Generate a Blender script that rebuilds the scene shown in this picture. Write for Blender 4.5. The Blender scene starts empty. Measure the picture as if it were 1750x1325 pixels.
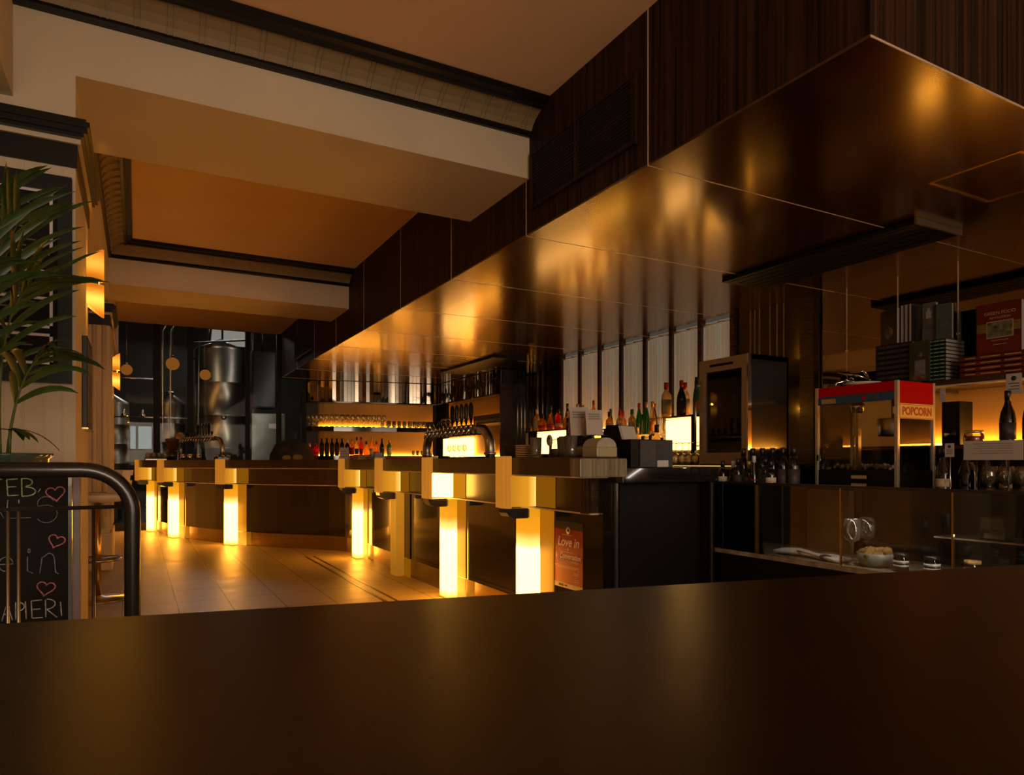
import bpy, bmesh, math, random
from mathutils import Vector, Matrix
PI = math.pi
R = math.radians
random.seed(7)
S = bpy.context.scene
col = S.collection

# ------------------------------------------------------------------ camera, world, exposure
YAW = 0.4995
cam_d = bpy.data.cameras.new('camera')
cam = bpy.data.objects.new('camera', cam_d)
col.objects.link(cam)
cam.location = (0, 0, 1.09)
cam.rotation_euler = (PI / 2, 0, -YAW)
cam_d.sensor_width = 36
cam_d.lens = 1176 / 1750 * 36
cam_d.shift_y = 127.1 / 1750
cam_d.clip_start = 0.02
S.camera = cam
S.view_settings.view_transform = 'Standard'
S.view_settings.look = 'None'
S.view_settings.gamma = 1
S.view_settings.use_curve_mapping = False
S.view_settings.exposure = 0.0
w = bpy.data.worlds.new('world')
S.world = w
w.use_nodes = True
w.node_tree.nodes['Background'].inputs[0].default_value = (0.75, 0.82, 1, 1)
w.node_tree.nodes['Background'].inputs[1].default_value = 0.02
try:
    S.cycles.max_bounces = 8
    S.cycles.transparent_max_bounces = 24
    S.cycles.use_denoising = True
    S.cycles.sample_clamp_indirect = 6
    S.cycles.caustics_reflective = False
    S.cycles.caustics_refractive = False
except Exception:
    pass


def area_light(name, loc, target, sx, sy, power, color):
    d = bpy.data.lights.new(name, 'AREA')
    d.shape = 'RECTANGLE'
    d.size = sx
    d.size_y = sy
    d.energy = power
    d.color = color
    o = bpy.data.objects.new(name, d)
    o.location = loc
    o.rotation_euler = (Vector(target) - Vector(loc)).to_track_quat('-Z', 'Y').to_euler()
    col.objects.link(o)
    return o


def point_light(name, loc, power, color, r=0.05):
    d = bpy.data.lights.new(name, 'POINT')
    d.energy = power
    d.color = color
    d.shadow_soft_size = r
    o = bpy.data.objects.new(name, d)
    o.location = loc
    col.objects.link(o)
    return o


# daylight entering by the street windows behind the camera
area_light('street_daylight', (0.0, -4.8, 1.7), (0.2, 4, 2.6), 2.6, 1.8, 150, (1.0, 0.76, 0.55))
area_light('street_daylight', (3.2, -4.8, 1.7), (3.4, 4, 2.2), 2.2, 1.8, 42, (1.0, 0.80, 0.60))
# daylight in the brewery hall behind the glass partition, plus lights added for the tank
# unseen fill light added under the display case rail to brighten its contents
area_light('display_case_fill', (3.03, 2.0, 0.955), (3.2, 2.0, 0.5), 2.0, 0.02, 3.0, (1.0, 0.86, 0.74)).rotation_euler = (0, R(-25), PI / 2)
area_light('brewery_daylight', (1.6, 19.0, 5.2), (1.4, 15, 1.5), 2.0, 0.8, 90, (0.92, 0.95, 1.0))
area_light('tank_fill_light', (0.6, 13.6, 5.6), (1.4, 15.5, 2.0), 0.5, 1.6, 10, (1.0, 0.86, 0.70))  # unseen light added high up to brighten the largest tank
area_light('tank_streak_light', (0.2, 13.3, 2.2), (1.5, 15.5, 2.2), 0.10, 3.6, 13, (1.0, 0.50, 0.16)).rotation_euler = Vector((1.3, 2.2, 0)).to_track_quat('-Z', 'Z').to_euler()  # unseen amber strip added for a vertical reflection on the tank
area_light('tank_streak_light', (2.35, 13.2, 2.2), (1.5, 15.5, 2.2), 0.08, 3.6, 16, (0.95, 0.92, 0.85)).rotation_euler = Vector((-.85, 2.3, 0)).to_track_quat('-Z', 'Z').to_euler()  # unseen white strip added for a second streak on the tank
area_light('tank_fill_light', (3.0, 14.0, 5.0), (1.6, 15.4, 2.0), 0.3, 1.6, 8, (0.9, 0.93, 1.0))  # second unseen light added to brighten the tank from the right
AMBER = (1.0, 0.40, 0.03)

# ------------------------------------------------------------------ materials
MATS = {}


def _mat(name):
    m = bpy.data.materials.new(name)
    m.use_nodes = True
    MATS[name] = m
    return m, m.node_tree.nodes, m.node_tree.links


def pm(name, c, rough=0.5, metal=0.0, noise=0.0, nscale=20.0, bump=0.0, bscale=200.0, spec=0.5, coat=0.0, stretch=None, em=None, ems=0.0, trans=0.0):
    """plain procedural material: colour broken up by noise, optional bump"""
    m, n, l = _mat(name)
    b = n['Principled BSDF']
    b.inputs['Base Color'].default_value = (*c, 1)
    b.inputs['Roughness'].default_value = rough
    b.inputs['Metallic'].default_value = metal
    b.inputs['Specular IOR Level'].default_value = spec
    b.inputs['Coat Weight'].default_value = coat
    b.inputs['Transmission Weight'].default_value = trans
    if em:
        b.inputs['Emission Color'].default_value = (*em, 1)
        b.inputs['Emission Strength'].default_value = ems
    tc = n.new('ShaderNodeTexCoord')
    src = tc.outputs['Object']
    if stretch:
        mp = n.new('ShaderNodeMapping')
        mp.inputs['Scale'].default_value = stretch
        l.new(src, mp.inputs['Vector'])
        src = mp.outputs[0]
    if noise > 0:
        t = n.new('ShaderNodeTexNoise')
        t.inputs['Scale'].default_value = nscale
        t.inputs['Detail'].default_value = 5
        l.new(src, t.inputs['Vector'])
        r = n.new('ShaderNodeValToRGB')
        r.color_ramp.elements[0].position = 0.3
        r.color_ramp.elements[1].position = 0.7
        r.color_ramp.elements[0].color = (*[max(0, x * (1 - noise)) for x in c], 1)
        r.color_ramp.elements[1].color = (*[min(1, x * (1 + noise)) for x in c], 1)
        l.new(t.outputs[0], r.inputs[0])
        l.new(r.outputs[0], b.inputs['Base Color'])
    if bump > 0:
        t2 = n.new('ShaderNodeTexNoise')
        t2.inputs['Scale'].default_value = bscale
        t2.inputs['Detail'].default_value = 3
        l.new(src, t2.inputs['Vector'])
        bp = n.new('ShaderNodeBump')
        bp.inputs['Strength'].default_value = bump
        bp.inputs['Distance'].default_value = 0.002
        l.new(t2.outputs[0], bp.inputs['Height'])
        l.new(bp.outputs[0], b.inputs['Normal'])
    return m


def wood(name, dark, light, stretch, rough, scale=3.0, coat=0.0, aniso_bump=0.0):
    m, n, l = _mat(name)
    b = n['Principled BSDF']
    b.inputs['Roughness'].default_value = rough
    b.inputs['Coat Weight'].default_value = coat
    b.inputs['Coat Roughness'].default_value = 0.12
    tc = n.new('ShaderNodeTexCoord')
    mp = n.new('ShaderNodeMapping')
    mp.inputs['Scale'].default_value = stretch
    l.new(tc.outputs['Object'], mp.inputs['Vector'])
    t = n.new('ShaderNodeTexNoise')
    t.inputs['Scale'].default_value = scale
    t.inputs['Detail'].default_value = 8
    t.inputs['Roughness'].default_value = 0.7
    l.new(mp.outputs[0], t.inputs['Vector'])
    r = n.new('ShaderNodeValToRGB')
    r.color_ramp.elements[0].position = 0.38
    r.color_ramp.elements[1].position = 0.66
    r.color_ramp.elements[0].color = (*dark, 1)
    r.color_ramp.elements[1].color = (*light, 1)
    l.new(t.outputs[0], r.inputs[0])
    l.new(r.outputs[0], b.inputs['Base Color'])
    if aniso_bump:
        bp = n.new('ShaderNodeBump')
        bp.inputs['Strength'].default_value = aniso_bump
        bp.inputs['Distance'].default_value = 0.001
        l.new(t.outputs[0], bp.inputs['Height'])
        l.new(bp.outputs[0], b.inputs['Normal'])
    return m


def emit(name, c, s):
    m, n, l = _mat(name)
    n.remove(n['Principled BSDF'])
    e = n.new('ShaderNodeEmission')
    e.inputs[0].default_value = (*c, 1)
    e.inputs[1].default_value = s
    l.new(e.outputs[0], n['Material Output'].inputs[0])
    return m


def emit_grad(name, axis, stops, base=None):
    """a lit acrylic shade: brightness runs along one object axis, as the tube behind it does.
    stops = [(pos, (r,g,b), strength)...]"""
    m, n, l = _mat(name)
    b = n['Principled BSDF']
    b.inputs['Base Color'].default_value = (0.025, 0.015, 0.008, 1)
    b.inputs['Specular IOR Level'].default_value = 0.12
    b.inputs['Roughness'].default_value = 0.35
    tc = n.new('ShaderNodeTexCoord')
    sx = n.new('ShaderNodeSeparateXYZ')
    l.new(tc.outputs['Object'], sx.inputs[0])
    lo, hi = stops[0][0], stops[-1][0]
    mr = n.new('ShaderNodeMapRange')
    mr.inputs['From Min'].default_value = lo
    mr.inputs['From Max'].default_value = hi
    l.new(sx.outputs['XYZ'.index(axis)], mr.inputs['Value'])
    rc = n.new('ShaderNodeValToRGB')
    rs = n.new('ShaderNodeValToRGB')
    smax = max(s[2] for s in stops)
    for ramp, fn in ((rc.color_ramp, lambda s: (*s[1], 1)), (rs.color_ramp, lambda s: (s[2] / smax,) * 3 + (1,))):
        els = ramp.elements
        while len(els) < len(stops):
            els.new(0.5)
        for k, s in enumerate(stops):
            els[k].position = (s[0] - lo) / (hi - lo)
        for k, s in enumerate(stops):
            els[k].color = fn(s)
        ramp.interpolation = 'EASE'
    l.new(mr.outputs[0], rc.inputs[0])
    l.new(mr.outputs[0], rs.inputs[0])
    mu = n.new('ShaderNodeMath')
    mu.operation = 'MULTIPLY'
    mu.inputs[1].default_value = smax
    l.new(rs.outputs[0], mu.inputs[0])
    l.new(rc.outputs[0], b.inputs['Emission Color'])
    l.new(mu.outputs[0], b.inputs['Emission Strength'])
    return m


def shell(name, tint, refl=0.06, rough=0.02, opac=0.0, oc=(0, 0, 0), tl=0.0, tc=(1, 1, 1), fs=1.0):
    """thin glass: tinted see-through with a fresnel reflection"""
    m, n, l = _mat(name)
    n.remove(n['Principled BSDF'])
    tr = n.new('ShaderNodeBsdfTransparent')
    tr.inputs[0].default_value = (*tint, 1)
    gl = n.new('ShaderNodeBsdfGlossy')
    gl.inputs['Roughness'].default_value = rough
    fr = n.new('ShaderNodeFresnel')
    fr.inputs[0].default_value = 1.5
    ad = n.new('ShaderNodeMath')
    ad.operation = 'MULTIPLY_ADD'
    ad.use_clamp = True
    ad.inputs[1].default_value = fs
    ad.inputs[2].default_value = refl
    l.new(fr.outputs[0], ad.inputs[0])
    mx = n.new('ShaderNodeMixShader')
    l.new(ad.outputs[0], mx.inputs[0])
    l.new(tr.outputs[0], mx.inputs[1])
    l.new(gl.outputs[0], mx.inputs[2])
    last = mx
    if opac:
        df = n.new('ShaderNodeBsdfPrincipled')
        df.inputs['Base Color'].default_value = (*oc, 1)
        df.inputs['Roughness'].default_value = 0.15
        m2 = n.new('ShaderNodeMixShader')
        m2.inputs[0].default_value = opac
        l.new(mx.outputs[0], m2.inputs[1])
        l.new(df.outputs[0], m2.inputs[2])
        last = m2
    if tl:
        ts = n.new('ShaderNodeBsdfTranslucent')
        ts.inputs[0].default_value = (*tc, 1)
        m3 = n.new('ShaderNodeMixShader')
        m3.inputs[0].default_value = tl
        l.new(last.outputs[0], m3.inputs[1])
        l.new(ts.outputs[0], m3.inputs[2])
        last = m3
    l.new(last.outputs[0], n['Material Output'].inputs[0])
    return m


# room
plaster = pm('plaster', (0.61, 0.51, 0.37), 0.85, noise=0.05, nscale=2, bump=0.1, bscale=60)
plaster_ceiling = pm('plaster_ceiling', (0.80, 0.56, 0.36), 0.9, noise=0.04, nscale=1.5)
cream_molding = pm('cream_molding', (0.26, 0.19, 0.10), 0.6, noise=0.08, nscale=8)
black_molding = pm('black_molding', (0.006, 0.004, 0.0035), 0.35, noise=0.2, nscale=10, spec=0.3)
zebrano = wood('zebrano_vertical', (0.0015, 0.0007, 0.0003), (0.060, 0.024, 0.010), (34, 34, 0.35), 0.55, 1.2)
zebrano.node_tree.nodes['Principled BSDF'].inputs['Specular IOR Level'].default_value = 0.15
zebrano_under = wood('zebrano_gloss', (0.009, 0.0035, 0.001), (0.038, 0.015, 0.004), (0.5, 26, 1), 0.28, 3, coat=1.0, aniso_bump=0.25)
zebrano_under.node_tree.nodes['Principled BSDF'].inputs['Coat Roughness'].default_value = 0.17
zebrano_under.node_tree.nodes['Principled BSDF'].inputs['Coat IOR'].default_value = 1.8
zebrano_under.node_tree.nodes['Principled BSDF'].inputs['Coat Tint'].default_value = (1, 0.60, 0.10, 1)
zebrano_under.node_tree.nodes['Principled BSDF'].inputs['Specular Tint'].default_value = (1, 0.52, 0.08, 1)
zebrano_under.node_tree.nodes['Principled BSDF'].inputs['Specular IOR Level'].default_value = 0.2
bar_wood = wood('bar_wood', (0.020, 0.008, 0.003), (0.060, 0.026, 0.010), (0.8, 0.8, 40), 0.22, 3, coat=0.3)
bar_top_wood = wood('bar_top_wood', (0.012, 0.005, 0.002), (0.030, 0.013, 0.005), (0.8, 0.8, 30), 0.3, 3, coat=0.15)
black_gloss = pm('black_gloss', (0.006, 0.004, 0.003), 0.08, noise=0.1, coat=0.5)
black_satin = pm('black_satin', (0.004, 0.003, 0.0025), 0.5, noise=0.2, nscale=6, spec=0.2)
black_metal = pm('black_metal', (0.012, 0.010, 0.010), 0.28, metal=0.0, noise=0.3, nscale=14, coat=0.3)
steel = pm('brushed_steel', (0.45, 0.42, 0.38), 0.28, metal=1, noise=0.1, nscale=4, stretch=(1, 1, 40))
kick_steel = pm('kick_steel', (0.38, 0.28, 0.16), 0.22, metal=1, noise=0.1, nscale=3, stretch=(1, 1, 20))
chrome = pm('chrome', (0.75, 0.72, 0.68), 0.07, metal=1, noise=0.02)
joint_metal = pm('joint_metal', (0.75, 0.62, 0.48), 0.4, metal=0.4, noise=0.05)
mirror_m = pm('mirror', (0.40, 0.37, 0.33), 0.03, metal=1, noise=0.03, nscale=2)
mirror_facet = pm('mirror_facets', (0.30, 0.27, 0.23), 0.04, metal=1, noise=0.03, nscale=2)
amber_wall = pm('warm_back_wall', (0.72, 0.39, 0.10), 0.7, noise=0.05, nscale=3)
dark_wall = pm('dark_wall', (0.012, 0.009, 0.006), 0.5, noise=0.2, nscale=2)
white_plastic = pm('white_plastic', (0.62, 0.56, 0.48), 0.3, noise=0.03)
paper = pm('paper', (0.50, 0.44, 0.40), 0.8, noise=0.04, nscale=5)
ink = pm('ink', (0.02, 0.015, 0.015), 0.7, noise=0.05)
faint_print = pm('faint_print', (0.27, 0.23, 0.21), 0.8, noise=0.1)
grey_stone = wood('grey_end_cap', (0.12, 0.10, 0.06), (0.34, 0.29, 0.19), (14, 14, 0.6), 0.35, 3)
terracotta = pm('terracotta', (0.10, 0.035, 0.015), 0.7, noise=0.15)
leaf_m = pm('palm_leaf', (0.030, 0.060, 0.012), 0.38, noise=0.45, nscale=9)
stem_m = pm('palm_stem', (0.07, 0.10, 0.020), 0.5, noise=0.2, nscale=9)
soil_m = pm('soil', (0.02, 0.012, 0.008), 0.95, noise=0.3, nscale=40, bump=0.6, bscale=60)
table_m = pm('laminate_table', (0.013, 0.006, 0.002), 0.28, noise=0.15, nscale=300, bump=0.12, bscale=900, spec=0.4)
tank_steel = pm('tank_steel', (0.50, 0.44, 0.36), 0.34, metal=1, noise=0.08, nscale=3, stretch=(1, 1, 8))
grey_panel = pm('grey_panel', (0.10, 0.10, 0.10), 0.5, noise=0.15, nscale=2)
red_paint = pm('red_paint', (0.48, 0.001, 0.001), 0.5, noise=0.04, spec=0.05)
yellow_paint = pm('yellow_paint', (0.85, 0.50, 0.10), 0.4, noise=0.04)
blue_paint = pm('blue_paint', (0.012, 0.06, 0.13), 0.4, noise=0.05)
alu = pm('aluminium_frame', (0.55, 0.48, 0.38), 0.35, metal=0.7, noise=0.05)
fridge_face = pm('fridge_face', (0.34, 0.27, 0.19), 0.35, metal=0.6, noise=0.05)
chalk_white = pm('chalk_white', (0.48, 0.48, 0.50), 0.95, noise=0.45, nscale=120)
chalk_green = pm('chalk_green', (0.32, 0.48, 0.27), 0.95, noise=0.45, nscale=120)
chalk_pink = pm('chalk_pink', (0.50, 0.17, 0.19), 0.95, noise=0.45, nscale=120)
slate = pm('slate', (0.010, 0.008, 0.008), 0.75, noise=0.4, nscale=5, spec=0.2)
napkin_m = pm('napkin_cloth', (0.66, 0.60, 0.60), 0.9, noise=0.04, bump=0.3, bscale=120)
bread_m = pm('bread', (0.34, 0.20, 0.06), 0.9, noise=0.4, nscale=60, bump=0.8, bscale=70)
ceramic = pm('ceramic', (0.30, 0.31, 0.29), 0.3, noise=0.05)
marble = pm('display_stone', (0.30, 0.24, 0.16), 0.15, noise=0.5, nscale=12)
gold_m = pm('brass', (0.60, 0.38, 0.12), 0.25, metal=1, noise=0.05)
globe_m = emit('globe_lamp_glow', (1.0, 0.34, 0.05), 0.36)
glass_clear = shell('clear_glass', (0.93, 0.93, 0.90), 0.03)
glass_pane = shell('pane_glass', (0.93, 0.93, 0.90), 0.0)
glass_part = shell('partition_glass', (0.75, 0.74, 0.70), 0.0, fs=.2)
stemware = shell('stemware_glass', (0.96, 0.95, 0.91), 0.08, tl=.12, tc=(.95, .88, .75))
plant_glass = shell('plant_bowl_glass', (0.55, 0.68, 0.62), 0.08, opac=0.25, oc=(0.2, 0.28, 0.25))
g_dark = shell('dark_bottle_glass', (0.06, 0.03, 0.01), 0.03, 0.06, 0.72, (0.008, 0.006, 0.004))
g_green = shell('green_bottle_glass', (0.10, 0.42, 0.10), 0.03, 0.05, 0.25, (0.01, 0.05, 0.015), tl=.35, tc=(.05, .6, .06))
g_amber = shell('amber_bottle_glass', (0.90, 0.45, 0.08), 0.03, 0.05, 0.2, (0.35, 0.12, 0.01), tl=.55, tc=(1, .58, .10))
g_red = shell('red_bottle_glass', (0.85, 0.08, 0.03), 0.03, 0.05, 0.25, (0.35, 0.01, 0.01), tl=.5, tc=(1, .05, .02))
g_clear = shell('clear_bottle_glass', (0.88, 0.80, 0.62), 0.05, 0.04, 0.06, (0.5, 0.4, 0.25), tl=.4, tc=(1, .75, .40))
cap_red = pm('cap_red', (0.50, 0.015, 0.02), 0.35, noise=0.05)
cap_gold = pm('cap_gold', (0.65, 0.42, 0.14), 0.3, metal=0.6, noise=0.05)
cap_black = pm('cap_black', (0.012, 0.010, 0.010), 0.35, noise=0.05)
cap_green = pm('cap_green', (0.02, 0.10, 0.04), 0.35, noise=0.05)
cap_white = pm('cap_white', (0.60, 0.55, 0.48), 0.4, noise=0.05)
lab_cream = pm('label_cream', (0.60, 0.50, 0.32), 0.7, noise=0.25, nscale=60)
lab_orange = pm('label_orange', (0.75, 0.32, 0.05), 0.7, noise=0.2, nscale=60)
lab_dark = pm('label_dark', (0.05, 0.035, 0.03), 0.6, noise=0.4, nscale=60)
lab_red = pm('label_red', (0.42, 0.02, 0.02), 0.6, noise=0.3, nscale=60)
lit_white = emit('lightbox_glow', (1.0, 0.48, 0.11), 6.5)
lit_strip = emit('led_strip_glow', (1.0, 0.42, 0.045), 36.0)
street_glow = emit('street_window_glow', (0.30, 0.34, 0.40), 0.35)
sky_glow = emit('daylit_window_glow', (0.62, 0.62, 0.58), 0.62)
cyan_glow = emit('window_reflection_glow', (0.55, 0.72, 0.78), 0.55)
blue_dot = emit('indicator_glow', (0.25, 0.4, 1.0), 3.0)

# lit acrylic of the bar lamps (object axis Z = height above floor)
HOT = (1.0, 0.375, 0.038)
lamp_col = emit_grad('lamp_column_glow', 'Z', [(0.0, (1, .38, .03), 1.2), (0.08, HOT, 20), (0.50, HOT, 22), (0.575, (1, .42, .10), 2.2), (0.66, (1, .36, .012), 1.0), (0.80, (1, .38, .01), 0.80)])
lamp_dim = emit_grad('lamp_dim_glow', 'Z', [(0.0, (1, .36, .02), 0.30), (0.4, (1, .37, .02), 0.42), (0.80, (1, .38, .02), 0.50)])
lamp_side = emit_grad('lamp_side_glow', 'Z', [(0.0, (1, .44, .04), 1.1), (0.17, (1, .38, .02), 0.7), (0.3, (1, .32, .005), 0.42), (0.8, (1, .31, .005), 0.38)])
lamp_box = emit_grad('lamp_box_glow', 'X', [(-0.24, (1, .38, .02), 0.55), (-0.12, (1, .40, .02), 0.75), (-0.07, (1, .50, .08), 1.2), (-0.05, (1, .62, .25), 1.9)])
lamp_box_hot = emit('lamp_box_hot_glow', (1, .45, .06), 14)
lamp_apron = emit('lamp_apron_glow', (1, .33, .008), 0.24)
lamp_apron_hot = emit('lamp_apron_hot_glow', (1, .37, .01), 0.6)
fin_m = pm('fin_acrylic', (0.22, 0.12, 0.04), 0.3, noise=0.05, em=(1, .35, .03), ems=0.40, spec=.1)
sconce_m = emit_grad('sconce_glow', 'Z', [(-0.20, (1, .24, .01), 0.75), (-0.10, (1, .46, .06), 2.0), (-0.02, (1, .26, .01), 0.7), (0.02, (1, .26, .01), 0.7), (0.10, (1, .40, .04), 1.4), (0.20, (1, .25, .02), 0.7)])


def floor_tiles():
    m, n, l = _mat('floor_tiles')
    b = n['Principled BSDF']
    tc = n.new('ShaderNodeTexCoord')
    mp = n.new('ShaderNodeMapping')
    mp.inputs['Location'].default_value = (-0.27, 0.02, 0)
    l.new(tc.outputs['Object'], mp.inputs[0])
    br = n.new('ShaderNodeTexBrick')
    br.offset = 0
    br.squash = 1
    br.inputs['Scale'].default_value = 1
    br.inputs['Brick Width'].default_value = 0.363
    br.inputs['Row Height'].default_value = 0.54
    br.inputs['Mortar Size'].default_value = 0.004
    br.inputs['Mortar Smooth'].default_value = 0.2
    br.inputs['Color1'].default_value = (0.44, 0.33, 0.13, 1)
    br.inputs['Color2'].default_value = (0.40, 0.30, 0.12, 1)
    br.inputs['Mortar'].default_value = (0.05, 0.035, 0.02, 1)
    l.new(mp.outputs[0], br.inputs['Vector'])
    l.new(br.outputs['Color'], b.inputs['Base Color'])
    nz = n.new('ShaderNodeTexNoise')
    nz.inputs['Scale'].default_value = 3
    l.new(tc.outputs['Object'], nz.inputs[0])
    mr = n.new('ShaderNodeMapRange')
    mr.inputs['To Min'].default_value = 0.34
    mr.inputs['To Max'].default_value = 0.52
    l.new(nz.outputs[0], mr.inputs[0])
    l.new(mr.outputs[0], b.inputs['Roughness'])
    bp = n.new('ShaderNodeBump')
    bp.inputs['Strength'].default_value = 0.5
    bp.inputs['Distance'].default_value = 0.002
    bp.invert = True
    l.new(br.outputs['Fac'], bp.inputs['Height'])
    l.new(bp.outputs[0], b.inputs['Normal'])
    return m


tiles_m = floor_tiles()


# ------------------------------------------------------------------ mesh builder
class MB:
    def __init__(s):
        s.v = []
        s.f = []
        s.smooth = []

    def add(s, verts, faces, smooth=False):
        k = len(s.v)
        s.v += [tuple(p) for p in verts]
        s.f += [tuple(i + k for i in f) for f in faces]
        s.smooth += [smooth] * len(faces)
        return s

    def box(s, x0, x1, y0, y1, z0, z1, bev=0.0):
        x0, x1 = min(x0, x1), max(x0, x1)
        y0, y1 = min(y0, y1), max(y0, y1)
        z0, z1 = min(z0, z1), max(z0, z1)
        if bev <= 0:
            v = [(x, y, z) for z in (z0, z1) for x, y in ((x0, y0), (x1, y0), (x1, y1), (x0, y1))]
            return s.add(v, [(3, 2, 1, 0), (4, 5, 6, 7), (0, 1, 5, 4), (1, 2, 6, 5), (2, 3, 7, 6), (3, 0, 4, 7)])
        b = min(bev, (x1 - x0) / 2.01, (y1 - y0) / 2.01, (z1 - z0) / 2.01)
        bm = bmesh.new()
        bmesh.ops.create_cube(bm, size=1)
        for p in bm.verts:
            p.co = Vector(((x0 + x1) / 2 + p.co.x * (x1 - x0), (y0 + y1) / 2 + p.co.y * (y1 - y0), (z0 + z1) / 2 + p.co.z * (z1 - z0)))
        bmesh.ops.bevel(bm, geom=bm.edges[:], offset=b, segments=2, affect='EDGES', profile=0.5)
        bm.verts.index_update()
        s.add([p.co[:] for p in bm.verts], [[q.index for q in f.verts] for f in bm.faces])
        bm.free()
        return s

    def lathe(s, prof, c=(0, 0, 0), seg=24, smooth=True, axis='Z'):
        """prof: [(r,h)...] turned about an axis through c"""
        v = []
        f = []
        for r, h in prof:
            for k in range(seg):
                a = 2 * PI * k / seg
                p = (r * math.cos(a), r * math.sin(a), h)
                if axis == 'X':
                    p = (h, p[0], p[1])
                elif axis == 'Y':
                    p = (p[1], h, p[0])
                v.append((p[0] + c[0], p[1] + c[1], p[2] + c[2]))
        for i in range(len(prof) - 1):
            for k in range(seg):
                k2 = (k + 1) % seg
                f.append((i * seg + k, i * seg + k2, (i + 1) * seg + k2, (i + 1) * seg + k))
        if prof[0][0] > 1e-4:
            f.append(tuple(reversed(range(seg))))
        if prof[-1][0] > 1e-4:
            f.append(tuple(range((len(prof) - 1) * seg, len(prof) * seg)))
        return s.add(v, f, smooth)

    def cyl(s, a, b, r, seg=12, r2=None):
        return s.tube([a, b], r, seg, r2=r2)

    def tube(s, pts, r, seg=10, r2=None, caps=True, rs=None):
        pts = [Vector(p) for p in pts]
        n = len(pts)
        v = []
        f = []
        prev = None
        for i, p in enumerate(pts):
            t = (pts[min(i + 1, n - 1)] - pts[max(i - 1, 0)])
            if t.length < 1e-9:
                t = Vector((0, 0, 1))
            t.normalize()
            if prev is None:
                u = t.cross(Vector((0, 0, 1)))
                if u.length < 1e-3:
                    u = t.cross(Vector((0, 1, 0)))
            else:
                u = prev - t * prev.dot(t)
            u.normalize()
            prev = u
            w_ = t.cross(u)
            rr = rs[i] if rs else (r if r2 is None else r + (r2 - r) * i / (n - 1))
            for k in range(seg):
                a = 2 * PI * k / seg
                v.append(p + u * (rr * math.cos(a)) + w_ * (rr * math.sin(a)))
        for i in range(n - 1):
            for k in range(seg):
                k2 = (k + 1) % seg
                f.append((i * seg + k, i * seg + k2, (i + 1) * seg + k2, (i + 1) * seg + k))
        if caps:
            f.append(tuple(reversed(range(seg))))
            f.append(tuple(range((n - 1) * seg, n * seg)))
        return s.add(v, f, True)

    def prism(s, prof, p0, p1, ax_u, ax_v):
        """polygon prof [(u,v)] swept straight from p0 to p1"""
        p0, p1, ax_u, ax_v = Vector(p0), Vector(p1), Vector(ax_u), Vector(ax_v)
        n = len(prof)
        v = [p0 + ax_u * a + ax_v * b for a, b in prof] + [p1 + ax_u * a + ax_v * b for a, b in prof]
        f = [(i, (i + 1) % n, n + (i + 1) % n, n + i) for i in range(n)]
        f += [tuple(reversed(range(n))), tuple(range(n, 2 * n))]
        return s.add(v, f)

    def sweep(s, pts, o0, o1, z0, z1, close=True):
        """strip between outward offsets o0..o1 of a plan path, from z0 to z1"""
        P = offset_path(pts, o0)
        Q = offset_path(pts, o1)
        v = []
        for a, b in zip(P, Q):
            v += [(a[0], a[1], z0), (b[0], b[1], z0), (b[0], b[1], z1), (a[0], a[1], z1)]
        f = []
        for i in range(len(pts) - 1):
            for k in range(4):
                k2 = (k + 1) % 4
                f.append((4 * i + k, 4 * i + k2, 4 * i + 4 + k2, 4 * i + 4 + k))
        f += [(3, 2, 1, 0), tuple(4 * (len(pts) - 1) + k for k in range(4))]
        return s.add(v, f)

    def build(s, name, mat, parent=None, sm=None):
        me = bpy.data.meshes.new(name)
        me.from_pydata(s.v, [], s.f)
        bm = bmesh.new()
        bm.from_mesh(me)
        bmesh.ops.recalc_face_normals(bm, faces=bm.faces)
        bm.to_mesh(me)
        bm.free()
        for p, q in zip(me.polygons, s.smooth):
            p.use_smooth = q
        mats = mat if isinstance(mat, (list, tuple)) else [mat]
        for q in mats:
            me.materials.append(q)
        o = bpy.data.objects.new(name, me)
        col.objects.link(o)
        if parent is not None:
            o.parent = parent
        return o


def offset_path(pts, o):
    out = []
    n = len(pts)
    for i in range(n):
        a = Vector(pts[max(i - 1, 0)])
        b = Vector(pts[min(i + 1, n - 1)])
        t = (b - a).normalized()
        out.append((pts[i][0] - t.y * o, pts[i][1] + t.x * o))
    return out


def tag(o, label, cat, group=None, kind=None):
    o['label'] = label
    o['category'] = cat
    if group:
        o['group'] = group
    if kind:
        o['kind'] = kind
    return o


def thing(name, label, cat, loc=(0, 0, 0), rz=0.0, group=None):
    o = bpy.data.objects.new(name, None)
    o.empty_display_size = 0.1
    o.location = loc
    o.rotation_euler = (0, 0, rz)
    col.objects.link(o)
    return tag(o, label, cat, group)


def rebase(root, base):
    """the parts were modelled in room coordinates: put the Empty at its base and the parts around it"""
    b = Vector(base)
    root.location = b
    done = set()

    def rec(o):
        for c in o.children:
            if c.type == 'MESH' and c.data.name not in done and c.matrix_basis == Matrix.Identity(4):
                c.data.transform(Matrix.Translation(-b))
                done.add(c.data.name)
                rec(c)
            elif c.matrix_basis != Matrix.Identity(4) and o is not None:
                c.location = Vector(c.location) - b
            else:
                rec(c)
    rec(root)


def copy_tree(o, parent=None):
    c = o.copy()
    col.objects.link(c)
    c.parent = parent
    for ch in list(o.children):
        copy_tree(ch, c)
    return c


def place(proto, used, loc, rz=0.0, label=None, cat=None, group=None, scale=None):
    o = copy_tree(proto) if used else proto
    o.location = loc
    o.rotation_euler = (0, 0, rz)
    if scale:
        o.scale = (scale,) * 3
    if label:
        o['label'] = label
    if cat:
        o['category'] = cat
    if group:
        o['group'] = group
    return o


def struct(name, mb, mat, parent=None):
    o = mb.build(name, mat, parent)
    if parent is None:
        o['kind'] = 'structure'
    return o


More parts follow.
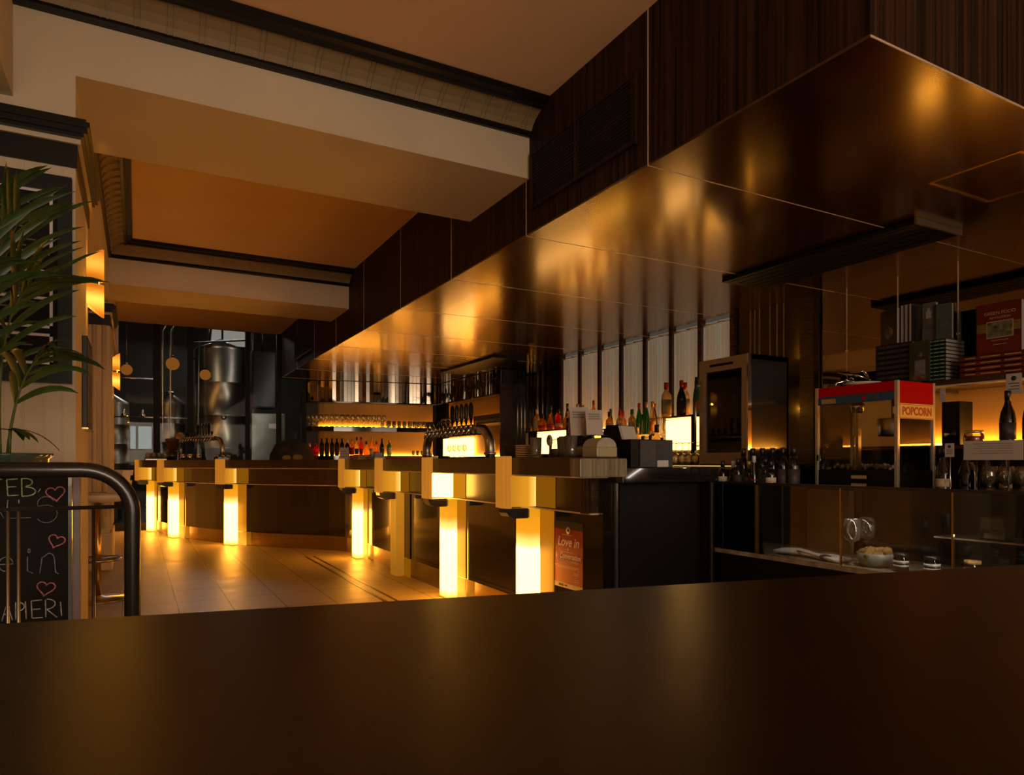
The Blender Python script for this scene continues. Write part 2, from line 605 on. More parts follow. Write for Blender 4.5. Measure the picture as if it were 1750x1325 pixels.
def text(name, body, size, loc, rot, mat, parent=None, ext=0.0006, shear=0.0, align='CENTER', sx=1.0, bold=0.0):
    c = bpy.data.curves.new(name, 'FONT')
    c.body = body
    c.size = size
    c.extrude = ext
    c.offset = bold
    c.shear = shear
    c.align_x = align
    c.align_y = 'CENTER'
    c.materials.append(mat)
    tmp = bpy.data.objects.new(name, c)
    col.objects.link(tmp)
    bpy.context.view_layer.update()
    me = bpy.data.meshes.new_from_object(tmp.evaluated_get(bpy.context.evaluated_depsgraph_get()))
    bpy.data.objects.remove(tmp)
    o = bpy.data.objects.new(name, me)
    o.location = loc
    o.rotation_euler = rot
    o.scale = (sx, 1, 1)
    col.objects.link(o)
    if parent is not None:
        o.parent = parent
    return o

# ================================================================== THE ROOM
ZC = 3.31      # ceiling
ZS = 2.542     # underside of the wood bulkhead over the bar
XW = 5.24      # wall behind the bar
YG = 12.5      # glass partition to the brewery

struct('floor', MB().box(-1.7, 5.34, -5.0, YG, -0.1, 0.0), tiles_m)
struct('floor_brewery', MB().box(-3.0, 7.0, YG, 20.2, -0.1, 0.0), pm('sealed_concrete', (0.05, 0.045, 0.04), 0.3, noise=0.2, nscale=2))
m = MB()
m.box(1.695, 1.713, -4.9, 8.06, 0.0, 0.0025)
m.box(1.785, 1.803, -4.9, 8.06, 0.0, 0.0025)
struct('trim_1', m, pm('dark_inlay', (0.02, 0.012, 0.008), 0.4, noise=0.1))
struct('ceiling', MB().box(-1.7, 5.34, -5.0, YG, ZC, ZC + 0.1), plaster_ceiling)
struct('ceiling_brewery', MB().box(-3.0, 7.0, YG, 20.2, 6.0, 6.1), dark_wall)

# left side: pier, recess, header, second pier
m = MB()
m.box(-1.6, -0.25, 3.80, 4.75, 0, ZC)
for k in range(9):      # reeded boards of the pier front
    x = -0.30 - k * 0.075
    m.box(x - 0.003, x + 0.003, 3.794, 3.80, 0.2, 2.45)
struct('wall_left_pier', m, plaster)
struct('wall_left', MB().box(-1.7, -1.6, -5.0, 4.75, 0, ZC).box(-0.75, -0.65, 4.75, YG, 0, ZC), plaster)
struct('wall_left_header', MB().box(-0.65, -0.25, 4.75, YG, 2.70, ZC), plaster)
m = MB()
m.box(-0.65, -0.24, 8.02, 8.95, 0, 2.70)
for k in range(4):
    x = -0.285 - k * 0.085
    m.tube([(x, 8.02, 0.42), (x, 8.02, 2.46)], 0.022, 8)
for k in range(8):
    y = 8.08 + k * 0.11
    m.tube([(-0.24, y, 0.42), (-0.24, y, 2.46)], 0.02, 8)
struct('wall_left_fluted_pier', m, plaster)
struct('baseboard_left', MB().box(-0.65, -0.215, 7.99, 8.98, 0, 0.38, 0.01), plaster)
struct('wall_front', MB().box(-1.7, 5.34, -5.1, -5.0, 0, ZC), dark_wall)
# street windows behind the camera
for i, (x0, x1) in enumerate(((-1.3, 1.3), (2.1, 4.3))):
    m = MB()
    for a, b, c, d in ((x0 - .06, x1 + .06, .74, .8), (x0 - .06, x1 + .06, 2.6, 2.66), (x0 - .06, x0, .8, 2.6), (x1, x1 + .06, .8, 2.6), ((x0 + x1) / 2 - .03, (x0 + x1) / 2 + .03, .8, 2.6)):
        m.box(a, b, -5.0, -4.94, c, d)
    wf = struct('window_%d' % (i + 1), m, black_satin)
    MB().box(x0, x1, -4.985, -4.98, 0.8, 2.6).build('pane', street_glow, wf)

# beams of the coffered ceiling
struct('ceiling_beam', MB().box(-0.25, 2.2, 3.80, 4.69, 2.895, ZC), plaster)
struct('ceiling_beam', MB().box(-0.25, 2.2, 8.05, 8.89, 2.895, ZC), plaster)
struct('ceiling_side_beam', MB().box(-1.6, -0.489, -5.0, 3.80, 2.737, ZC), plaster)


def cornice(num, p0, p1, out):
    """black bead, ribbed cream cove and black crown along a wall, p0->p1 in plan, out = unit direction into the coffer"""
    p0, p1, out = Vector((*p0, 0)), Vector((*p1, 0)), Vector((*out, 0))
    Z = (0, 0, 1)
    o = struct('trim_%d' % num, MB().prism([(0, 3.154), (0.022, 3.154), (0.032, 3.17), (0.024, 3.19), (0, 3.19)], p0, p1, out, Z), black_molding)
    cove = MB()
    pr = [(0, 3.188), (0.028, 3.188), (0.045, 3.215), (0.08, 3.243), (0.125, 3.262), (0.17, 3.272), (0.17, 3.30), (0, 3.30)]
    cove.prism(pr, p0, p1, out, Z)
    L = (p1 - p0).length
    d = (p1 - p0).normalized()
    k = 0.07
    while k < L - 0.05:
        rib = [(a + 0.004, b - 0.006) for a, b in pr[1:6]] + [(0.17, 3.285), (0.02, 3.20)]
        cove.prism(rib, p0 + d * (k - 0.016), p0 + d * (k - 0.010), out, Z)
        cove.prism(rib, p0 + d * (k + 0.010), p0 + d * (k + 0.016), out, Z)
        k += 0.142
    cove.build('cove', cream_molding, o)
    MB().prism([(0.165, 3.262), (0.19, 3.262), (0.20, 3.275), (0.235, 3.283), (0.25, 3.30), (0.25, 3.309), (0.165, 3.309)], p0, p1, out, Z).build('crown', black_molding, o)
    return o


cornice(2, (-0.489, 3.80), (2.2, 3.80), (0, -1))
cornice(3, (-0.25, 8.05), (2.2, 8.05), (0, -1))
cornice(4, (-0.25, 4.69), (-0.25, 8.05), (0.86, 0))


def capital(num, y0, y1, x1):
    """stepped black cap molding wrapping a pier on its front and aisle side"""
    m = MB()
    for off, z0, z1 in ((0.045, 2.655, 2.672), (0.060, 2.630, 2.655), (0.050, 2.605, 2.630), (0.035, 2.590, 2.605)):
        m.box(-1.6 if y0 < 5 else -0.65, x1 + off, y0 - off - 0.02, y1, z0, z1)
    o = struct('trim_%d' % num, m, black_molding)
    MB().box(-1.6 if y0 < 5 else -0.65, x1 + 0.022, y0 - 0.025, y1, 2.568, 2.592).build('bead', plaster, o)
    MB().box(-1.6 if y0 < 5 else -0.65, x1 + 0.008, y0 - 0.01, y1, 2.46, 2.568).build('frieze', black_molding, o)


capital(5, 3.80, 4.74, -0.25)
capital(6, 8.02, 8.94, -0.24)

# wood bulkhead over the bar
m = MB().box(2.2, XW, 1.475, YG, ZS + 0.012, ZC)
bulk = struct('ceiling_bulkhead', m, zebrano)
MB().box(2.2005, XW, 1.4755, YG, ZS, ZS + 0.012).build('underside_panel', zebrano_under, bulk)
m = MB()
ys = [2.64 + 1.2 * k for k in range(9)]
for y in ys:
    m.box(2.1985, XW, y - 0.003, y + 0.003, ZS - 0.0012, ZS + 0.002)
    m.box(2.1985, 2.2005, y - 0.004, y + 0.004, ZS, ZC)
m.box(2.1985, XW, 1.4735, 1.4765, ZS - 0.001, ZS + 0.006)
m.build('panel_joint', joint_metal, bulk)
# access hatch frame in the underside
m = MB()
for a, b, c, d in ((3.615, 4.18, 1.675, 1.69), (3.615, 4.18, 2.09, 2.105), (3.615, 3.63, 1.69, 2.09), (4.165, 4.18, 1.69, 2.09)):
    m.box(a, b, c, d, ZS - 0.004, ZS)
m.build('hatch_frame', gold_m, bulk)
m = MB()
for a, b, c, d in ((3.7, 4.1, 8.7, 8.715), (3.7, 4.1, 9.385, 9.4), (3.7, 3.715, 8.715, 9.385), (4.085, 4.1, 8.715, 9.385)):
    m.box(a, b, c, d, ZS - 0.004, ZS)
m.build('hatch_frame', gold_m, bulk)


def vent(label, y0, y1, z0, z1):
    t = thing('air_vent', label, 'vent')
    m = MB()
    f = 0.025
    ym = (y0 + y1) / 2
    for a, b, c, d in ((y0, y1, z0, z0 + f), (y0, y1, z1 - f, z1), (y0, y0 + f, z0 + f, z1 - f), (y1 - f, y1, z0 + f, z1 - f), (ym - f * .7, ym + f * .7, z0 + f, z1 - f)):
        m.box(2.178, 2.199, a, b, c, d)
    m.build('frame', zebrano, t)
    n = 16
    m = MB()
    for k in range(n):
        z = z0 + f + (z1 - z0 - 2 * f) * (k + .5) / n
        m.prism([(0, 0), (0.014, -0.008), (0.014, -0.010), (0, -0.002)], (2.182, y0 + f, z + .004), (2.182, y1 - f, z + .004), (1, 0, 0), (0, 0, 1))
    m.build('louver', pm('louver_brown', (.006, .004, .003), .6, noise=.1) if 'louver_brown' not in MATS else MATS['louver_brown'], t)
    MB().box(2.196, 2.1995, y0 + f, y1 - f, z0 + f, z1 - f).build('backing', black_satin, t)
    rebase(t, (2.2, ym, z0))


vent('large double air grille with black louvres high on the wood bulkhead, nearest the camera', 2.72, 3.76, 2.68, 3.04)
vent('small black air grille at the far end of the wood bulkhead', 9.93, 11.15, 2.68, 3.04)

# recessed air unit hanging below the underside
t = thing('ceiling_air_unit', 'long dark flat air unit fixed under the wood bulkhead, right of the bottles', 'air unit')
MB().box(4.06, 4.52, 2.44, 3.98, ZS - 0.035, ZS - 0.001, 0.006).build('casing', black_satin, t)
m = MB()
for k in range(5):
    m.box(4.10 + k * 0.085, 4.13 + k * 0.085, 2.5, 3.92, ZS - 0.038, ZS - 0.034)
m.build('slot', black_molding, t)
MB().box(4.05, 4.53, 2.425, 2.44, ZS - 0.04, ZS - 0.001).build('end_lip', steel, t)
rebase(t, (4.29, 3.2, ZS - 0.035))
t = thing('ceiling_air_unit', 'flat dark air unit under the bulkhead near the curved glass shelves', 'air unit')
MB().box(4.25, 4.7, 8.3, 10.2, ZS - 0.035, ZS - 0.001, 0.006).build('casing', black_satin, t)
MB().box(4.24, 4.71, 8.285, 8.3, ZS - 0.04, ZS - 0.001).build('end_lip', black_molding, t)
rebase(t, (4.47, 9.2, ZS - 0.035))

# right-hand wall behind the bar
struct('wall_right', MB().box(XW, XW + 0.1, -5.0, YG + .3, 0, ZC), dark_wall)
struct('wall_back', MB().box(2.62, XW, 12.75, 12.85, 0, ZC), dark_wall)
MB_panel = MB()
for y0, y1 in ((3.97, 4.98), (8.22, 9.44)):
    MB_panel.box(XW - 0.038, XW, y0, y1, 1.07, ZS)
pw = struct('wall_right_dark_panelling', MB_panel, black_gloss)
m = MB()
for y in (4.336, 4.412, 4.492, 4.616, 4.673, 4.726):
    m.box(XW - 0.044, XW - 0.038, y - 0.005, y + 0.005, 1.6, ZS)
m.build('metal_slit', steel, pw)
MB().box(XW - 0.046, XW - 0.038, 4.02, 4.16, 1.07, ZS).build('wood_strip', bar_wood, pw)
m = MB()
for y, r in ((9.22, .012), (9.10, .012), (9.0, .010), (8.62, .018), (8.48, .010)):
    m.tube([(5.13, y, 1.06), (5.13, y, ZS)], r, 10)
m.build('metal_pole', steel, pw)

# windows with pleated vertical blinds
def blind_mat():
    m, n, l = _mat('daylit_blind')
    b = n['Principled BSDF']
    b.inputs['Base Color'].default_value = (0.30, 0.27, 0.22, 1)
    b.inputs['Roughness'].default_value = 0.7
    tc = n.new('ShaderNodeTexCoord')
    mp = n.new('ShaderNodeMapping')
    mp.inputs['Scale'].default_value = (40, 40, 0.4)
    l.new(tc.outputs['Object'], mp.inputs[0])
    t = n.new('ShaderNodeTexNoise')
    t.inputs['Scale'].default_value = 1.6
    t.inputs['Detail'].default_value = 4
    l.new(mp.outputs[0], t.inputs[0])
    r = n.new('ShaderNodeValToRGB')
    r.color_ramp.elements[0].position = 0.3
    r.color_ramp.elements[1].position = 0.75
    r.color_ramp.elements[0].color = (0.095, 0.072, 0.045, 1)
    r.color_ramp.elements[1].color = (0.24, 0.19, 0.125, 1)
    l.new(t.outputs[0], r.inputs[0])
    l.new(r.outputs[0], b.inputs['Emission Color'])
    b.inputs['Emission Strength'].default_value = 0.62
    return m


blind_m = blind_mat()
posts = [8.053 - 0.4461 * k for k in range(8)]
m = MB()
for y in posts:
    m.box(5.165, XW, y - 0.028, y + 0.028, 1.065, ZS - 0.001)
m.box(5.2, XW, 4.93, 8.05, 1.065, 1.16)
wn = struct('window_3', m, bar_wood)
MB().box(5.225, 5.235, 4.95, 8.03, 1.16, ZS - 0.002).build('pane', pm('frosted_pane', (0.2, 0.19, 0.17), 0.4, noise=0.1, nscale=3, em=(.6, .56, .46), ems=.16), wn)
nb = 0
words = ['furthest from the camera', 'second from the far end', 'third from the far end', 'in the middle', 'third from the drinks fridge', 'second from the drinks fridge', 'right beside the drinks fridge']
for k in range(7):
    ya, yb = posts[k + 1] + 0.03, posts[k] - 0.03
    t = thing('window_blind', 'grey pleated blind between dark posts behind the bottles, ' + words[k], 'blind', group='window blinds behind the bar')
    ym = (ya + yb) / 2
    for a, b in ((ya + .004, ym - .012), (ym + .012, yb - .004)):
        mb = MB()
        n = 6
        prof = []
        for j in range(n + 1):
            prof.append((5.19 + (0.006 if j % 2 else 0.0), a + (b - a) * j / n))
        prof2 = [(x + 0.004, y) for x, y in reversed(prof)]
        mb.prism(prof + prof2, (0, 0, 1.17), (0, 0, ZS - 0.05), (1, 0, 0), (0, 1, 0))
        mb.build('slat', blind_m, t)
        MB().tube([(5.185, a, ZS - 0.045), (5.185, b, ZS - 0.035)], 0.010, 8).build('curled_top', white_plastic, t)
    rebase(t, (5.19, ym, 1.17))

# mirror behind the book shelf
m = MB().box(XW - 0.012, XW, -1.0, 3.96, 1.66, ZS)
mr = struct('wall_right_mirror', m, mirror_m)
m = MB()
for y in (3.72, 3.28, 2.83, 2.38, 1.93, 1.48):
    m.box(XW - 0.014, XW - 0.012, y - 0.004, y + 0.004, 1.66, ZS)
    m.lathe([(0.012, -0.004), (0.012, 0)], (XW - 0.012, y, 2.02), 10, axis='X')
m.build('mirror_joint', joint_metal, mr)
struct('wall_right_lower', MB().box(XW - 0.02, XW, -1.0, 3.96, 0.88, 1.655), amber_wall)

# glass partition to the brewery
m = MB()
for a, b in ((-0.65, -0.58), (0.235, 0.335), (0.735, 0.82), (1.63, 1.70), (2.14, 2.22), (2.56, 2.64)):
    m.box(a, b, YG - 0.05, YG + 0.03, 0, 3.6)
m.box(-0.65, 2.64, YG - 0.05, YG + 0.03, 0, 0.12)
m.box(-0.65, 2.64, YG - 0.02, YG + 0.02, ZC, 3.6)
pt = struct('window_4', m, black_satin)
for a, b in ((-0.58, 0.235), (0.335, 0.735), (0.82, 1.63), (1.70, 2.14), (2.22, 2.56)):
    MB().box(a, b, YG - 0.012, YG - 0.004, 0.12, ZC).build('pane', glass_part, pt)
struct('wall_brewery', MB().box(-3.0, 7.0, 20.0, 20.1, 0, 6).box(-3.1, -3.0, YG, 20, 0, 6).box(7.0, 7.1, YG, 20, 0, 6).box(2.64, 7.0, YG + .3, YG + .35, 0, 6).box(-3.0, -.65, YG, YG + .05, 0, 6).box(-3, 7, YG + .03, YG + .08, 3.6, 6), pm('brewery_wall', (0.055, 0.05, 0.042), 0.6, noise=0.2, nscale=1.5))
m = MB()
m.box(1.66, 2.62, 19.96, 20.0, 4.15, 4.22).box(1.66, 2.62, 19.96, 20.0, 4.86, 4.92)
m.box(2.0, 2.05, 19.95, 20, 4.2, 4.9)
wb = struct('window_5', m, black_satin)
MB().box(1.70, 2.6, 19.97, 19.985, 4.2, 4.9).build('pane', sky_glow, wb)
m = MB()
m.box(-0.16, 0.50, 19.96, 20.0, 1.38, 1.42).box(-0.16, 0.50, 19.96, 20.0, 2.0, 2.05)
m.box(-0.02, 0.04, 19.95, 20, 1.4, 2.02).box(0.34, 0.40, 19.95, 20, 1.4, 2.02)
wb = struct('window_6', m, black_satin)
MB().box(-0.14, 0.47, 19.97, 19.985, 1.42, 2.0).build('pane', cyan_glow, wb)  # glowing panes stand in for the street windows mirrored in the partition

# ================================================================== THE BAR
BAR = [(2.25, 3.12), (2.25, 5.0), (2.25, 7.0), (2.25, 8.0), (2.21, 8.26), (2.08, 8.50), (1.86, 8.76), (1.62, 9.02), (1.38, 9.32), (1.16, 9.66), (0.93, 10.06), (0.72, 10.5), (0.53, 10.98), (0.38, 11.5), (0.27, 12.0), (0.20, 12.42)]


def bar_at(y):
    """face point and direction of the bar where its path crosses y"""
    for a, b in zip(BAR, BAR[1:]):
        if a[1] <= y <= b[1]:
            t = (y - a[1]) / (b[1] - a[1])
            d = Vector((b[0] - a[0], b[1] - a[1])).normalized()
            return a[0] + (b[0] - a[0]) * t, d
    return BAR[-1][0], Vector((0, 1))


bar = thing('bar_counter', 'long dark wood bar counter curving away to the left with lit lamps along its front', 'bar counter')
MB().sweep(BAR, -0.60, 0.0, 0.18, 1.01).build('body', black_gloss, bar)
MB().sweep(BAR, -0.55, -0.03, 0.0, 0.18).build('kickplate', kick_steel, bar)
MB().sweep(BAR, 0.0, 0.05, 0.805, 1.008).build('apron', bar_wood, bar)
m = MB()
m.sweep(BAR, 0.0, 0.054, 0.796, 0.805)
m.sweep([(2.25, 2.98)] + BAR, 0.04, 0.225, 1.004, 1.012)
m.build('metal_trim', joint_metal, bar)
MB().sweep([(2.25, 2.98)] + BAR, -0.03, 0.22, 1.012, 1.115).build('countertop', bar_top_wood, bar)
MB().sweep([(2.25, 3.12)] + BAR[1:], -0.62, -0.03, 1.01, 1.045).build('inner_worktop', steel, bar)
MB().box(1.965, 2.265, 2.885, 2.98, 1.010, 1.108, 0.006).build('end_cap', grey_stone, bar)
MB().box(2.25, 2.985, 3.08, 3.12, 0.0, 0.974).box(2.95, 2.985, 2.98, 3.5, 0, 0.974).build('end_panel', black_gloss, bar)
MB().box(2.36, 2.93, 3.074, 3.08, 0.02, 0.98).build('end_door', black_satin, bar)
m = MB().box(2.335, 2.342, 3.07, 3.08, 0.0, 1.0).box(2.345, 2.346, 3.07, 3.08, 0.0, 0.97)
m.build('edge_strip', steel, bar)
MB().box(2.953, 2.960, 2.972, 2.98, 0.0, 0.97).build('edge_strip', steel, bar)
MB().box(2.285, 2.985, 2.95, 3.60, 0.975, 1.058, 0.004).build('service_top', black_gloss, bar)
m = MB().sweep([(2.25, 3.14), (2.25, 3.22)], 0.0, 0.056, 0.80, 1.006)
for k in range(3):
    m.box(2.19, 2.195, 3.14 + k * .03, 3.15 + k * .03, .80, 1.006)
m.build('apron_end_fluting', bar_wood, bar)
m = MB()
m.box(2.271, 2.279, 8.0, 8.012, 0.0, 0.18)
m.build('kick_joint', steel, bar)
rebase(bar, (2.25, 5.5, 0))


def make_lamp(mode):
    """bar lamp: lit acrylic column on the bar front, lit box on the apron, ribbed fins over the counter edge"""
    t = thing('bar_lamp', '', 'lamp')
    c = lamp_col if mode != 'dim' else lamp_dim
    MB().box(-0.088, 0.0, 0.0, 0.085, 0.003, 0.795, 0.004).box(-0.088, 0.0, 0.087, 0.17, 0.003, 0.795, 0.004).build('column_shade', c, t)
    MB().box(-0.008, 0.0, -0.155, 0.0, 0.182, 0.794).build('side_panel', lamp_side if mode != 'dim' else black_gloss, t)
    MB().box(-0.010, -0.001, -0.158, 0.0, 0.003, 0.178, 0.003).build('foot_panel', lamp_side if mode != 'dim' else lamp_apron, t)
    MB().box(-0.235, -0.0505, -0.03, 0.125, 0.812, 1.002, 0.006).build('box_shade', lamp_box_hot if mode == 'hot' else lamp_box, t)
    MB().box(-0.056, -0.0505, -0.25, -0.03, 0.812, 1.002).build('apron_panel', lamp_apron_hot if mode == 'hot' else lamp_apron, t)
    MB().box(-0.262, -0.225, -0.028, 0.0, 0.802, 1.125, 0.004).build('fin', fin_m, t)
    MB().box(-0.268, -0.225, 0.006, 0.05, 0.802, 1.125, 0.004).build('fin', fin_m, t)
    MB().box(-0.262, -0.225, 0.058, 0.125, 0.802, 1.125, 0.004).build('fin', fin_m, t)
    m = MB()
    pr = [(-0.255, 0.80), (-0.225, 0.80), (-0.10, 0.80), (-0.10, 0.738), (-0.20, 0.738), (-0.235, 0.752), (-0.250, 0.775)]
    m.prism(pr, (0, -0.01, 0), (0, 0.10, 0), (1, 0, 0), (0, 0, 1))
    m.build('bottom_cap', black_metal, t)
    MB().box(-0.108, -0.088, -0.005, 0.09, 0.742, 0.795).build('bracket', steel, t)
    return t


lamps = {'lit': make_lamp('lit'), 'hot': make_lamp('hot'), 'dim': make_lamp('dim')}
used = set()
LAMPS = [(3.737, 'lit', 'lit bar lamp on the bar front beside the red poster, nearest the camera'),
         (5.02, 'hot', 'brightest bar lamp with its top box glowing white, second from the red poster'),
         (6.255, 'dim', 'dull unlit amber bar lamp between two bright ones on the straight bar front'),
         (7.60, 'lit', 'lit bar lamp where the straight bar front ends and starts to curve'),
         (9.64, 'lit', 'lit bar lamp on the curved part of the bar, right of the two leftmost lamps'),
         (10.95, 'lit', 'lit bar lamp on the far curve of the bar, second from the left'),
         (12.10, 'lit', 'leftmost and furthest lit bar lamp at the end of the bar')]
for y, mode, lab in LAMPS:
    x, d = bar_at(y)
    rz = math.atan2(d.y, d.x) - PI / 2
    place(lamps[mode], mode in used, (x - 0.001, y, 0), rz, lab, 'lamp', 'lamps along the bar front')
    used.add(mode)

# poster on the bar front
t = thing('poster', 'red event poster with white script lettering stuck on the black bar front beside a lamp', 'poster')
X = 2.2485
MB().box(X - .002, X, 3.27, 3.575, 0.338, 0.735).build('sheet', pm('poster_red', (0.36, 0.012, 0.010), 0.5, noise=0.08, nscale=4), t)
MB().box(X - .0025, X - .0005, 3.27, 3.575, 0.688, 0.735).build('top_band', pm('poster_black', (0.02, 0.018, 0.016), 0.5, noise=0.1), t)
MB().box(X - .0025, X - .0005, 3.27, 3.575, 0.338, 0.366).build('bottom_band', pm('poster_cream', (0.60, 0.50, 0.36), 0.6, noise=0.05), t)
m = MB().lathe([(0.022, -0.0005), (0.022, 0.0)], (X - .0028, 3.4225, 0.682), 20, axis='X')
m.build('round_emblem', pm('emblem_gold', (0.50, 0.40, 0.20), 0.5, noise=0.1), t)
MB().lathe([(0.009, -0.0005), (0.009, 0.0)], (X - .0034, 3.4225, 0.682), 12, axis='X').build('emblem_centre', black_satin, t)
RX = (PI / 2, 0, -PI / 2)
pink = pm('poster_pale_ink', (0.85, 0.62, 0.52), 0.6, noise=0.03)
text('lettering', 'Love in', 0.078, (X - .003, 3.4225, 0.612), RX, pink, t, shear=0.25, bold=.0015)
text('lettering', '- & -', 0.028, (X - .003, 3.4225, 0.572), RX, pink, t)
text('lettering', 'In Conversation', 0.048, (X - .003, 3.4225, 0.528), RX, pink, t, shear=0.25, sx=0.86, bold=.001)
text('lettering', 'WITH JULIAN BURNSIDE', 0.021, (X - .003, 3.4225, 0.500), RX, pink, t)
m = MB()
for z, a, b in ((.655, 3.385, 3.49), (.553, 3.37, 3.505), (.470, 3.31, 3.57), (.464, 3.31, 3.57), (.458, 3.34, 3.54), (.435, 3.31, 3.36), (.425, 3.31, 3.37), (.412, 3.33, 3.35), (.400, 3.31, 3.36), (.388, 3.31, 3.36)):
    m.box(X - .003, X - .002, a, b, z - .0012, z + .0012)
m.build('small_print', pink, t)
MB().box(X - .003, X - .0024, 3.47, 3.525, .345, .36).box(X - .003, X - .0024, 3.43, 3.46, .348, .357).build('sponsor_mark', ink, t)
rebase(t, (X, 3.4225, 0.338))

# ================================================================== NEAR TABLE
t = thing('table', 'large dark laminate table top filling the foreground', 'table')
c0, c1 = Vector((-0.156, 1.103)), Vector((1.594, 0.734))
d = (c1 - c0).normalized()
nn = Vector((-d.y, d.x)) * -1
A = c0 - d * 0.75
B = c1 + d * 0.75
P = [A, B, B + nn * 0.95, A + nn * 0.95]
m = MB()
v = [(p.x, p.y, z) for z in (0.852, 0.878, 0.880) for p in P]
v = [(p.x, p.y, 0.850) for p in P] + [(p.x, p.y, 0.8785) for p in P]
ctr = (P[0] + P[2]) / 2
v += [(p.x + (ctr.x - p.x) * .0015, p.y + (ctr.y - p.y) * .003, 0.880) for p in P]
m.add(v, [(3, 2, 1, 0), (8, 9, 10, 11)] + [(i + k, (i + 1) % 4 + k, (i + 1) % 4 + 4 + k, i + 4 + k) for k in (0, 4) for i in range(4)])
m.build('tabletop', table_m, t)
for s_, u_ in ((.08, .12), (.92, .12), (.08, .86), (.92, .86)):
    q = A + (B - A) * s_ + nn * 0.95 * u_
    MB().box(q.x - .035, q.x + .035, q.y - .035, q.y + .035, 0, 0.85, .004).build('leg', black_satin, t)
rebase(t, (ctr.x, ctr.y, 0))

# ================================================================== LEFT SIDE
def wall_sconce(used, loc, lab, proto=None):
    if proto is None:
        t = thing('wall_sconce', '', 'wall lamp')
        for s_ in (1, -1):
            m = MB()
            n = 14
            v = []
            for i in range(n + 1):
                a = -PI / 2 + PI * i / n
                x, y = 0.085 * math.cos(a), 0.055 * math.sin(a)
                zt = 0.130 + 0.067 * x / 0.085
                for k, zz in ((1.0, 0.012), (1.0, zt), (0.93, zt), (0.93, 0.012)):
                    v.append((x * k, y * k, s_ * zz))
            f = []
            for i in range(n):
                for k in range(4):
                    k2 = (k + 1) % 4
                    f.append((4 * i + k, 4 * i + k2, 4 * i + 4 + k2, 4 * i + 4 + k))
            f += [(3, 2, 1, 0), (4 * n, 4 * n + 1, 4 * n + 2, 4 * n + 3)]
            m.add(v, f, True)
            m.build('upper_shade' if s_ > 0 else 'lower_shade', sconce_m, t)
        MB().box(0, 0.012, -0.04, 0.04, -0.11, 0.11, 0.003).box(0.0, 0.06, -0.03, 0.03, -0.010, 0.010).build('mount', black_metal, t)
        proto = t
    return place(proto, used, loc, 0, lab, 'wall lamp', 'wall sconces on the left piers'), proto


_, sc = wall_sconce(False, (-0.249, 4.62, 2.118), 'near amber half-round wall lamp on the white pier beside the framed board')
wall_sconce(True, (-0.239, 8.45, 2.05), 'far amber half-round wall lamp on the fluted pier', sc)
point_light('sconce_bulb', (-0.185, 4.62, 2.118), 5, AMBER, 0.02)
point_light('sconce_bulb', (-0.175, 8.45, 2.05), 5, AMBER, 0.02)

# framed menu board on the pier front
t = thing('framed_board', 'large black framed board with white-ruled panels hung on the white pier behind the palm', 'framed board')
x0, x1, z0, z1 = -1.02, -0.262, 1.452, 2.40
Y = 3.79
m = MB()
for a, b, c, d_ in ((x0, x1, z0, z0 + .07), (x0, x1, z1 - .07, z1), (x0, x0 + .06, z0 + .07, z1 - .07), (x1 - .055, x1, z0 + .07, z1 - .07)):
    m.box(a, b, Y - .035, Y, c, d_)
m.build('frame', pm('board_frame', (0.007, 0.008, 0.009), 0.45, noise=0.1, spec=0.2), t)
MB().box(x0 + .03, x1 - .03, Y - .012, Y, z0 + .03, z1 - .03).build('backing', slate, t)
white_rule = pm('white_rule', (0.70, 0.66, 0.66), 0.6, noise=0.03)
for a, b in ((2.035, 2.33), (1.70, 1.965), (1.535, 1.675)):
    m = MB()
    xa, xb, w_ = x0 + .09, -0.337, 0.012
    m.box(xa, xb, Y - .0145, Y - .0125, a, a + w_).box(xa, xb, Y - .0145, Y - .0125, b - w_, b)
    m.box(xa, xa + w_, Y - .0145, Y - .0125, a, b).box(xb - w_, xb, Y - .0145, Y - .0125, a, b)
    if b < 2.0 and a > 1.6:
        m.box(xa, xb, Y - .0145, Y - .0125, 1.83, 1.842)
    m.build('white_ruling', white_rule, t)
m = MB()
for k in range(26):
    zc = 2.29 - k * 0.028
    m.box(-0.60, -0.60 + 0.09 + 0.12 * ((k * 37) % 10) / 10, Y - .014, Y - .0125, zc, zc + .006)
m.build('faint_lines', pm('faint_ink', (0.14, 0.13, 0.13), 0.8, noise=0.2), t)
rebase(t, ((x0 + x1) / 2, Y, z0))

t = thing('picture_frame', 'narrow picture in a thin dark frame hung on the aisle side of the white pier', 'picture')
MB().box(-0.25, -0.225, 4.22, 4.66, 1.27, 1.75, .003).build('frame', black_molding, t)
MB().box(-0.2255, -0.2235, 4.25, 4.63, 1.30, 1.72).build('print', pm('print', (0.06, 0.03, 0.015), 0.5, noise=0.5, nscale=6), t)
MB().box(-0.25, -0.222, 4.22, 4.66, 1.262, 1.270).build('gilt_edge', gold_m, t)
rebase(t, (-0.25, 4.44, 1.27))

